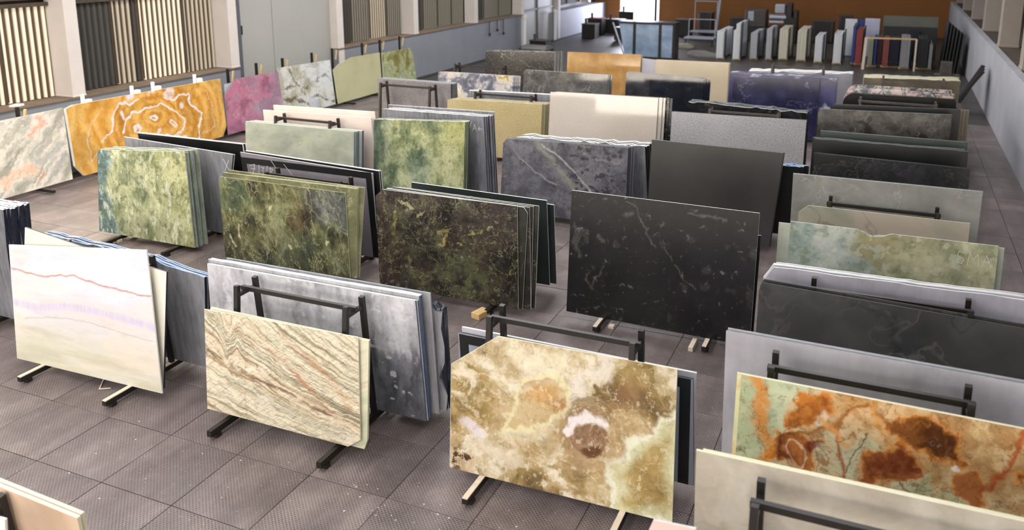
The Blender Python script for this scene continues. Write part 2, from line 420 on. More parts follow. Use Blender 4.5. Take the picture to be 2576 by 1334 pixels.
# ---------------------------------------------------------------- stone materials
S = {}
S['edge'] = plain('sawn_edge_lit_pale', 'd2d4d4', .55, .10, 14)  # tone raised to stand in for strong overhead light on slab tops
S['edge_lit_white'] = plain('sawn_edge_lit_white', 'ecece8', .55, .05, 14)  # brightness of the overhead light painted into the edge colour
S['edge_blue'] = plain('edge_blue_mesh', '4a5f80', .5, .35, 12)
S['edge_dblue'] = plain('edge_dark_blue', '252c3a', .5, .5, 14)
S['edge_sky'] = plain('edge_sky_tape', '8ea6cf', .4, .2, 10)
S['edge_grey'] = plain('sawn_edge_grey', '8d9294', .6, .2, 14)
S['edge_dark'] = plain('sawn_edge_dark', '3a3b3c', .5, .25, 14)
S['edge_cream'] = plain('sawn_edge_cream', 'ddd9bc', .55, .08, 14)
S['grey_sawn'] = stone('grey_sawn_back', [(.3, '73747c'), (.5, '9a9aa1'), (.7, 'bdbdc2')], 1.1, .3, (1, 1, .5), dust=.35, rough=.45)
S['blue_grey'] = stone('blue_grey_back', [(.3, '55575f'), (.5, '73757d'), (.7, '8f9099')], 1.0, .3, (1, 1, .6), dust=.22, rough=.5)
S['pale_grey'] = stone('pale_grey_slab', [(.25, '86868e'), (.45, 'a9a8b2'), (.6, 'b8b7c2'), (.8, 'cbcad4')], .9, .3, rough=.35, dust=.12)
S['cream_grey'] = stone('cream_grey_slab', [(.3, 'a59e90'), (.5, 'bcb6a8'), (.7, 'cdc9bd')], 2.4, .8, rough=.35, veins=[('dccfb0', .008, .5, .6)])
S['charcoal'] = stone('charcoal_slab', [(.3, '30312f'), (.5, '3c3d3a'), (.7, '4a4b48')], 1.1, .9, rough=.33, veins=[('6c6862', .010, .55, .7), ('1d1e1d', .02, .7, .8)], blot=('2e2f31', .56, .9))
S['plain_dark'] = stone('plain_dark_slab', [(.3, '2f2e2d'), (.5, '383735'), (.7, '403f3d')], .6, .2, rough=.36)
S['near_black'] = stone('near_black_slab', [(.3, '131415'), (.5, '1a1b1c'), (.7, '222324')], .8, .3, rough=.3)
S['dk_marble'] = stone('dark_marble', [(.3, '151516'), (.5, '1f2022'), (.7, '35343a')], 1.6, 1.0, rough=.25, veins=[('77725f', .010, 1.1, .5), ('55505c', .012, 1.8, .6)])
S['breccia'] = stone('breccia', [(.35, '302c28'), (.5, '4c4844'), (.65, '67635e')], 2.6, .4, rough=.3, veins=[('7d7873', .016, 2.2, .8)], blot=('2a2522', .55, 2.4))
S['banded'] = stone('banded_marble', [(.30, '2a2830'), (.42, '4c4a52'), (.46, 'c4bcae'), (.5, '3c3a42'), (.56, 'b9a39c'), (.66, 'c9b5ae'), (.75, '504a50')], 1.5, .5, (1.7, .45, .3), 0, rough=.4, rnd=False, detail=3)
S['blue_white'] = stone('blue_white_granite', [(.3, '2b2a48'), (.5, '3c3b62'), (.7, '55558a')], 1.4, .6, rough=.2, blot=('b9c0da', .54, .9))
S['tan_box'] = stone('beige_worn', [(.3, '8f8775'), (.5, 'b0a892'), (.7, 'c8c2ae')], 1.2, .5, rough=.6)
S['brown_worn'] = stone('brown_worn', [(.3, '5e5447'), (.5, '746a5a'), (.7, '8a8070')], 1.2, .5, rough=.5)
S['blue'] = stone('violet_blue_granite', [(.3, '1d1c33'), (.5, '292846'), (.7, '3a3860')], 1.4, .6, rough=.2, veins=[('9aa0c8', .005, .7, .8)])
S['granite'] = stone('salt_pepper_granite', [(.3, '9a9a9d'), (.7, 'a9a9ad')], .6, .1, rough=.3, speck=('c6c6c8', '6a6a70', 26, .6), detail=3)
S['beigegr'] = stone('fine_beige_granite', [(.3, 'bdb4a9'), (.7, 'c8c0b6')], .6, .1, rough=.09, spec=1.0, speck=('dad4cc', '9d958b', 40, .45), detail=3)
S['tangr'] = stone('gold_granite', [(.3, 'a3956a'), (.7, 'b9aa80')], .6, .1, rough=.3, speck=('d6c99c', '6f6542', 34, .6), detail=3)
S['navy'] = stone('polished_navy_black', [(.3, '15161c'), (.5, '1e2029'), (.7, '2a2c36')], 1.0, .4, rough=.07, spec=1.0, veins=[('70757f', .004, 1.2, .6)])
S['graypol'] = stone('polished_grey_marble', [(.3, '3f3e3c'), (.5, '5d5b59'), (.7, '77746f')], 2.2, .9, rough=.07, spec=1.0, veins=[('b0aca6', .008, 1.5, .9)])
S['multi'] = stone('blue_gold_marble', [(.28, '2c3144'), (.42, '6f7384'), (.5, 'ccc6c4'), (.56, 'd6cba6'), (.62, 'a38a45'), (.72, '3b415a')], 1.3, 1.6, (1, 1, 1), rough=.25, veins=[('f0eef0', .02, 1.4, .8), ('262b3c', .015, 1.8, .8)], rnd=False)
S['grey_gran'] = stone('dull_grey_granite', [(.3, '747072'), (.5, '858183'), (.7, '959193')], 2.4, .6, (1, 1, 1), rough=.5, speck=('a5a1a2', '5c585a', 22, .5))
S['black_vein'] = stone('black_white_vein', [(.3, '121414'), (.6, '1c1f1e'), (.8, '2c302f')], 1.5, .6, rough=.2, veins=[('cfd2cc', .004, .55, .8)], speck=('b8bab6', '101010', 16, .25))
S['amber'] = stone('amber_granite', [(.25, '8f6a3a'), (.5, 'b98d54'), (.75, 'd0aa72')], 1.6, .8, rough=.08, spec=1.0)
S['cream'] = stone('cream_limestone', [(.3, 'bfae94'), (.5, 'cabb9f'), (.7, 'd4c7ae')], .8, .3, rough=.3)
S['green2'] = stone('deep_green_marble', [(.25, '3c4c46'), (.4, '5f7468'), (.5, '7c8e78'), (.6, '98a67e'), (.75, 'b0b888')], 1.5, .9, rough=.25, veins=[('c9cfa8', .02, 2.2, .6), ('2c3a34', .02, 1.7, .8), ('3a4a3a', .016, 3.4, .5)], rnd=False)
S['pale_green'] = stone('pale_green_slab', [(.25, '82897c'), (.45, '9aa194'), (.6, 'abb0a0'), (.8, 'b6baa2')], 1.3, .7, (1, 1, 1.6), rough=.3, veins=[('8a9480', .03, 2.2, .6)])
S['pinkwhite'] = stone('pink_white_slab', [(.3, 'd8c6bc'), (.5, 'e4d5cc'), (.7, 'ecdfd7')], .8, .2, rough=.35)
S['green_a'] = stone('green_slab_plain', [(.3, '5e6a5c'), (.5, '7e8a70'), (.7, '9aa585')], 1.7, .9, rough=.3)
S['olive_a'] = stone('olive_slab_plain', [(.3, '4e5038'), (.5, '6e7050'), (.7, '96966e')], 1.7, .9, rough=.3, veins=[('c9c79a', .01, 1.4, .7)])
S['gold_a'] = stone('dark_gold_slab_plain', [(.3, '181714'), (.5, '24231e'), (.7, '3a382e')], 1.7, .9, rough=.25, veins=[('8a8560', .006, 1.2, .7)])
S['dark_green'] = stone('dark_green_back', [(.3, '2a3231'), (.5, '343d3c'), (.7, '414a49')], .9, .3, rough=.35)
S['black_frame'] = stone('black_slab_border', [(.3, '191a1c'), (.7, '222326')], .9, .3, rough=.3)
S['grey_inset'] = stone('grey_backing_mesh', [(.3, '75717a'), (.5, '85818a'), (.7, '928e96')], .9, .3, (1, 1, .5), rough=.55)
S['blue_inset'] = stone('blue_grey_backing', [(.3, '858d9b'), (.5, '9da4b1'), (.7, 'b3b9c4')], .9, .3, (6, 1, .5), rough=.5)
S['veined_a'] = stone('veined_grey_plain', [(.3, '4c4c53'), (.5, '5a5a62'), (.7, '6a6a72')], 1.2, .5, rough=.4)
S['wood_slab'] = stone('pink_cream_travertine', [(.25, 'b89a82'), (.45, 'd6bba2'), (.6, 'e6d0b8'), (.8, 'f0e2ca')], .8, .7, (1.4, 1, .35), 20, rough=.4)
S['pink_pale'] = stone('pale_pink_slab', [(.3, 'dcbcb8'), (.7, 'e9d0cb')], 1, .3, rough=.3)
S['pinkish'] = stone('pinkish_green_slab', [(.25, '7f8474'), (.42, '9c9d8b'), (.55, 'b3a898'), (.8, 'b8ab9c')], 1.1, .6, (1, 1, .45), 40, rough=.35, veins=[('6d6656', .012, .9, .7)])
S['gray3'] = stone('mottled_silver_slab', [(.25, '7d7e7a'), (.5, '9b9b96'), (.75, 'b4b3ae')], 1.5, .7, rough=.35, veins=[('c8c8c4', .006, .7, .7)])
S['striped_a'] = stone('striped_green_cream', [(.25, '9aa48c'), (.45, 'c9cbb0'), (.6, 'e0dcc4'), (.75, 'b9a083')], 1.6, .5, (.5, 1, 3), 28, rough=.3)
S['white_a'] = stone('cream_onyx_plain', [(.3, 'dedbcb'), (.7, 'ebe9df')], .8, .3, (.5, 1, 2), rough=.15)
S['onyx_a'] = stone('blue_white_edge_slab', [(.3, '9fb0bf'), (.7, 'bccbd6')], .8, .3, rough=.3)
S['rg_a'] = stone('green_amber_onyx_plain', [(.3, 'b8bd92'), (.5, 'cfcfa4'), (.62, 'c07a34'), (.8, '8a4416')], 1.4, .9, rough=.15)
S['olive'] = stone('soft_olive_slab', [(.25, 'a6a07a'), (.45, 'b3b089'), (.6, 'b8b591'), (.8, 'bcae8c')], 1.0, .7, rough=.35, veins=[('c9bd95', .012, .8, .5)], rnd=False)
S['greenpat'] = stone('olive_swirl_marble', [(.28, '5d5726'), (.42, '837e48'), (.5, 'a3a87c'), (.58, '7f8a62'), (.72, 'b9bd9c')], 1.25, 1.3, rough=.25, veins=[('ced0b4', .018, 1.3, .8)], rnd=False)

# ---------------------------------------------------------------- slab geometry
SL={
'white1':((-11.32,7.54,0.13),1.6,5,[(0.00,1.69),(2.56,1.95)],[(0.05,0.05),(2.76,0.07)]),
'white2':((-11.30,7.64,0.13),1.6,5,[(0.19,1.94),(1.27,1.80),(2.77,1.65)],[(0.00,-0.01),(2.66,-0.06)]),
'leftstack':((-13.77,8.44,0.13),0,-5,[(0.67,1.90),(1.59,1.93)],[(0.00,-0.06),(1.25,-0.05)]),
'bluegray':((-11.71,8.42,0.13),0,-5,[(0.32,1.66),(2.45,1.57),(3.39,1.44)],[(0.00,-0.13),(3.16,-0.01)]),
'striped1':((-7.67,7.48,0.13),1.1,5,[(0.00,1.38),(2.27,1.41)],[(0.02,0.06),(2.14,0.03),(2.31,0.15)]),
'striped2':((-7.64,7.52,0.13),1.1,5,[(0.03,1.39),(2.36,1.37)],[(0.00,0.03),(2.31,0.02),(2.35,0.14)]),
'gray2a':((-8.39,8.41,0.13),0,-5,[(0.17,1.67),(3.40,1.69)],[(0.00,-0.00),(3.42,-0.01)]),
'gray2b':((-8.25,8.47,0.13),0,-5,[(0.00,1.71),(3.28,1.73)],[(0.00,0.00),(3.28,0.00)]),
'gray2c':((-8.07,8.62,0.13),0,-5,[(0.00,1.70),(3.17,1.72)],[(0.00,0.00),(3.17,0.00)]),
'rag':((-5.59,8.72,0.13),0,-5,[(0.14,1.55),(0.49,1.52),(0.76,1.43)],[(0.00,-0.03),(0.73,-0.01)]),
'onyx':((-4.25,7.67,0.13),1.1,5,[(0.00,1.24),(0.56,1.67),(2.55,1.67)],[(0.01,0.02),(2.40,-0.03),(2.59,0.04)]),
'rear3a':((-4.49,8.43,0.13),0,-5,[(0.05,1.36),(2.86,1.35)],[(0.00,-0.00),(2.90,-0.02)]),
'rear3b':((-4.41,8.47,0.13),0,-5,[(0.00,1.42),(2.81,1.41)],[(0.00,0.00),(2.81,0.00)]),
'beige':((-1.15,6.30,0.13),0,-5,[(0.00,1.93),(2.29,1.96),(2.58,1.96)],[(0.00,0.00),(2.58,0.00)]),
'wood':((-6.36,3.95,0.13),0,-5,[(0.00,1.76),(1.10,1.71)],[(0.00,0.00),(1.10,0.00)]),
'wood2':((-5.78,3.25,0.13),0,5,[(0.00,1.87),(0.30,1.90)],[(0.00,0.00),(0.30,0.00)]),
'pink_low':((-1.32,5.20,0.13),0,5,[(0.00,1.70),(0.03,1.79),(0.34,1.81)],[(0.00,0.00),(0.34,0.00)]),
'redgreen':((-0.99,7.10,0.13),0,5,[(0.00,2.06),(2.25,2.05),(2.59,2.05)],[(0.00,0.00),(2.59,0.00)]),
'lgray':((-1.28,8.30,0.13),0,-5,[(0.00,2.06),(2.63,2.04),(3.01,2.04)],[(0.00,0.00),(3.01,0.00)]),
'brown':((-1.23,10.10,0.13),0,5,[(0.00,1.68),(0.04,1.78),(2.87,1.70),(2.94,1.70)],[(0.00,0.00),(2.94,0.00)]),
'lgray2':((-1.26,10.95,0.13),0,-5,[(0.00,1.59),(0.12,1.80),(2.94,1.83),(3.02,1.83)],[(0.00,0.00),(3.02,0.00)]),
'greenwide':((-1.15,12.60,0.13),0,5,[(0.00,1.82),(0.94,1.82),(1.11,1.74),(1.27,1.75),(1.40,1.81),(2.76,1.82)],[(0.00,0.00),(2.76,0.00)]),
'pinkish':((-1.19,14.40,0.13),0,5,[(0.00,1.43),(0.15,1.57),(2.59,1.57)],[(0.00,0.00),(2.59,0.00)]),
'gray3':((-1.38,15.40,0.13),0,-5,[(0.00,1.91),(2.98,1.92)],[(0.00,0.00),(2.98,0.00)]),
'dkmarble':((-1.23,17.50,0.13),0,5,[(0.00,1.76),(2.78,1.72)],[(0.00,0.00),(2.78,0.00)]),
'blackt':((-1.30,19.00,0.13),0,5,[(0.00,1.73),(2.96,1.73)],[(0.00,0.00),(2.96,0.00)]),
'breccia':((-1.52,22.00,0.13),0,5,[(0.00,1.75),(0.09,1.85),(3.00,1.93)],[(0.00,0.00),(3.00,0.00)]),
'curved':((-1.02,24.30,0.13),0,-5,[(0.00,1.89),(2.68,1.85)],[(0.00,0.00),(2.68,0.00)]),
'tanbox':((-0.64,27.40,0.13),0,-5,[(0.00,1.98),(2.58,2.03)],[(0.00,0.00),(2.58,0.00)]),
'blue':((-4.48,27.00,0.13),0,5,[(0.00,1.79),(2.60,1.85)],[(0.00,0.00),(2.60,0.00)]),
'bluebig':((-4.63,27.15,0.13),0,5,[(0.00,1.88),(3.23,1.89)],[(0.00,0.00),(3.23,0.00)]),
'bluerear':((-4.27,29.00,0.13),0,-5,[(0.00,1.75),(3.24,1.84)],[(0.00,0.00),(3.24,0.00)]),
'granite':((-5.02,21.10,0.13),0,5,[(0.00,1.67),(3.31,1.71)],[(0.00,0.00),(3.31,0.00)]),
'graniteR':((-4.73,22.00,0.13),0,-5,[(0.00,1.85),(2.97,1.78)],[(0.00,0.00),(2.97,0.00)]),
'dkgrey':((-4.38,16.60,0.13),0,5,[(0.02,1.94),(2.65,1.91)],[(0.00,0.42),(2.51,-0.02)]),
'dkgreyR':((-3.81,17.50,0.13),0,-5,[(0.00,1.48),(2.36,1.50)],[(0.00,0.00),(2.36,0.00)]),
'beigegr':((-8.41,21.10,0.13),0,6.7,[(0.00,1.95),(3.00,1.98)],[(0.00,0.00),(3.00,0.00)]),
'tangr':((-11.55,21.10,0.13),0,5,[(0.00,1.52),(0.10,1.55),(2.93,1.60)],[(0.00,0.00),(2.93,0.00)]),
'tangrR':((-11.17,22.00,0.13),0,-5,[(0.00,1.72),(2.54,1.77)],[(0.00,0.00),(2.54,0.00)]),
'navy':((-7.72,26.00,0.13),0,6.1,[(0.00,1.84),(0.03,1.88),(2.34,1.82),(2.50,1.78)],[(0.00,0.00),(2.50,0.00)]),
'graypol':((-11.30,26.00,0.13),0,6.1,[(0.00,1.71),(0.06,1.75),(2.98,1.74)],[(0.00,0.00),(2.98,0.00)]),
'multi':((-14.56,26.00,0.13),0,5,[(0.00,1.45),(0.05,1.50),(2.90,1.51)],[(0.00,0.00),(2.90,0.00)]),
'grayR':((-14.30,22.00,0.13),0,-5,[(0.00,1.89),(2.54,1.88)],[(0.00,0.00),(2.54,0.00)]),
'blackbox':((-14.65,30.00,0.13),0,5,[(0.00,1.77),(2.92,1.85)],[(0.00,0.00),(2.92,0.00)]),
'orange':((-11.22,30.00,0.13),0,6,[(0.00,1.90),(2.86,1.94)],[(0.00,0.00),(2.86,0.00)]),
'cream':((-7.79,30.00,0.13),0,5,[(0.00,1.78),(2.64,1.80)],[(0.00,0.00),(2.64,0.00)]),
'creamL':((-8.32,30.10,0.13),0,5,[(0.00,1.80),(0.51,1.76)],[(0.00,0.00),(0.51,0.00)]),
'green2':((-11.10,16.60,0.13),0,5,[(0.00,1.83),(2.42,1.96)],[(0.00,0.00),(2.42,0.00)]),
'gray4':((-11.17,17.45,0.13),0,-5,[(0.00,1.98),(2.71,2.01)],[(0.00,0.00),(2.71,0.00)]),
'gray4b':((-11.22,17.60,0.13),0,-5,[(0.00,2.03),(2.88,2.07)],[(0.00,0.00),(2.88,0.00)]),
'greygreen2':((-14.95,16.60,0.13),0,5,[(0.00,1.47),(3.29,1.48)],[(0.00,0.00),(3.29,0.00)]),
'pinkwhite':((-14.86,17.45,0.13),0,-5,[(0.00,1.67),(3.31,1.73)],[(0.00,0.00),(3.31,0.00)]),
'pinkwhite2':((-14.63,17.55,0.13),0,-5,[(0.00,1.79),(3.10,1.85)],[(0.00,0.00),(3.10,0.00)]),
'blk3a':((-15.10,13.28,0.13),-6,-5,[(0.01,1.80),(3.33,1.81)],[(0.00,0.36),(2.73,0.06)]),
'blk3b':((-14.81,13.30,0.13),-1,-5,[(0.00,1.89),(2.91,1.92)],[(0.00,0.00),(2.91,0.00)]),
'g73b':((-11.71,13.05,0.13),0,-5,[(0.00,1.84),(3.09,1.73)],[(0.06,-0.02),(3.03,-0.01)]),
'g73c':((-11.69,13.17,0.13),0,-5,[(0.00,1.84),(3.13,1.75)],[(0.00,0.00),(3.13,0.00)]),
'dkgold':((-8.04,11.95,0.13),0,5,[(0.00,1.59),(0.14,1.72),(2.70,1.73)],[(0.11,-0.21),(2.78,0.01)]),
'dkgold2':((-7.96,12.00,0.13),0,5,[(0.00,1.62),(0.11,1.73),(2.72,1.71),(2.79,1.62)],[(0.08,-0.22),(2.76,0.01)]),
'dkgold3':((-7.85,12.04,0.13),0,5,[(0.00,1.73),(2.70,1.71)],[(0.03,-0.23),(2.78,0.08)]),
'dkgold4':((-7.77,12.08,0.13),0,5,[(0.01,1.75),(2.67,1.72)],[(0.00,-0.23),(2.69,0.05)]),
'dkgold5':((-7.67,12.12,0.13),0,5,[(0.01,1.75),(2.65,1.73)],[(0.00,-0.23),(2.65,0.08)]),
'dkgoldR':((-7.91,13.10,0.13),0,-5,[(0.08,1.63),(2.74,1.60)],[(0.00,0.18),(2.75,0.01)]),
'dkgoldR2':((-7.89,13.20,0.13),0,-5,[(0.12,1.59),(2.81,1.50)],[(0.00,0.14),(2.82,-0.01)]),
'black':((-4.51,12.20,0.13),-2,5,[(0.00,2.02),(2.96,2.04)],[(0.00,0.09),(2.96,0.04)]),
'blackR':((-4.26,12.75,0.13),0,5,[(0.00,1.63),(2.73,1.63)],[(0.08,-0.01),(2.72,-0.01)]),
'veined':((-7.80,16.70,0.13),0,5,[(0.03,1.54),(0.12,1.65),(2.92,1.70)],[(0.00,0.26),(2.93,0.09)]),
'veinedR':((-7.73,17.50,0.13),0,-5,[(0.06,1.57),(3.07,1.64)],[(0.00,0.16),(3.16,0.35)]),
'green':((-14.92,12.10,0.13),0,5,[(0.02,1.68),(0.11,1.74),(2.39,1.91)],[(0.00,-0.01),(2.60,0.02)]),
'greygreen':((-11.55,11.95,0.13),1,5,[(0.00,1.50),(0.04,1.56),(2.85,1.55)],[(0.14,0.01),(2.96,0.00)]),
'greygreen_b':((-11.47,11.97,0.13),1,5,[(0.00,1.64),(3.00,1.64)],[(0.04,0.00),(2.99,0.04)]),
'greygreen_c':((-11.48,12.02,0.13),1,5,[(0.00,1.63),(3.02,1.65)],[(0.01,-0.02),(3.00,0.05)]),
'greygreen_d':((-11.51,12.06,0.13),1,5,[(0.13,1.68),(3.15,1.66)],[(0.00,-0.04),(3.05,0.05)]),
'peach':((-18.95,12.25,0.13),90,8,[(0.41,1.81),(0.99,1.81),(2.68,1.83)],[(0.00,0.10),(2.52,0.05)]),
'yellow':((-18.95,14.92,0.13),90,8,[(0.08,1.79),(0.32,1.85),(5.58,1.78)],[(0.00,0.31),(0.21,-0.01),(5.25,-0.02),(5.47,0.30)]),
'pink':((-18.95,20.40,0.13),90,8,[(0.15,1.24),(0.78,1.68),(2.83,1.65)],[(0.00,-0.01),(2.73,0.02)]),
'pinkback':((-19.05,20.51,0.13),90,8,[(0.23,1.56),(2.63,1.61)],[(0.00,-0.01),(2.69,0.03)]),
'brownpat':((-18.95,23.09,0.13),90,8,[(0.21,1.75),(3.14,1.67)],[(0.00,0.10),(3.05,-0.02)]),
'olive':((-18.95,26.25,0.13),90,8,[(0.03,1.29),(0.41,1.45),(1.33,1.61),(3.29,1.57)],[(0.00,-0.01),(3.06,-0.07)]),
'greenpat':((-18.95,29.46,0.13),90,8,[(0.22,1.53),(2.52,1.50),(2.63,1.08)],[(0.00,-0.08),(2.62,-0.13)]),
}
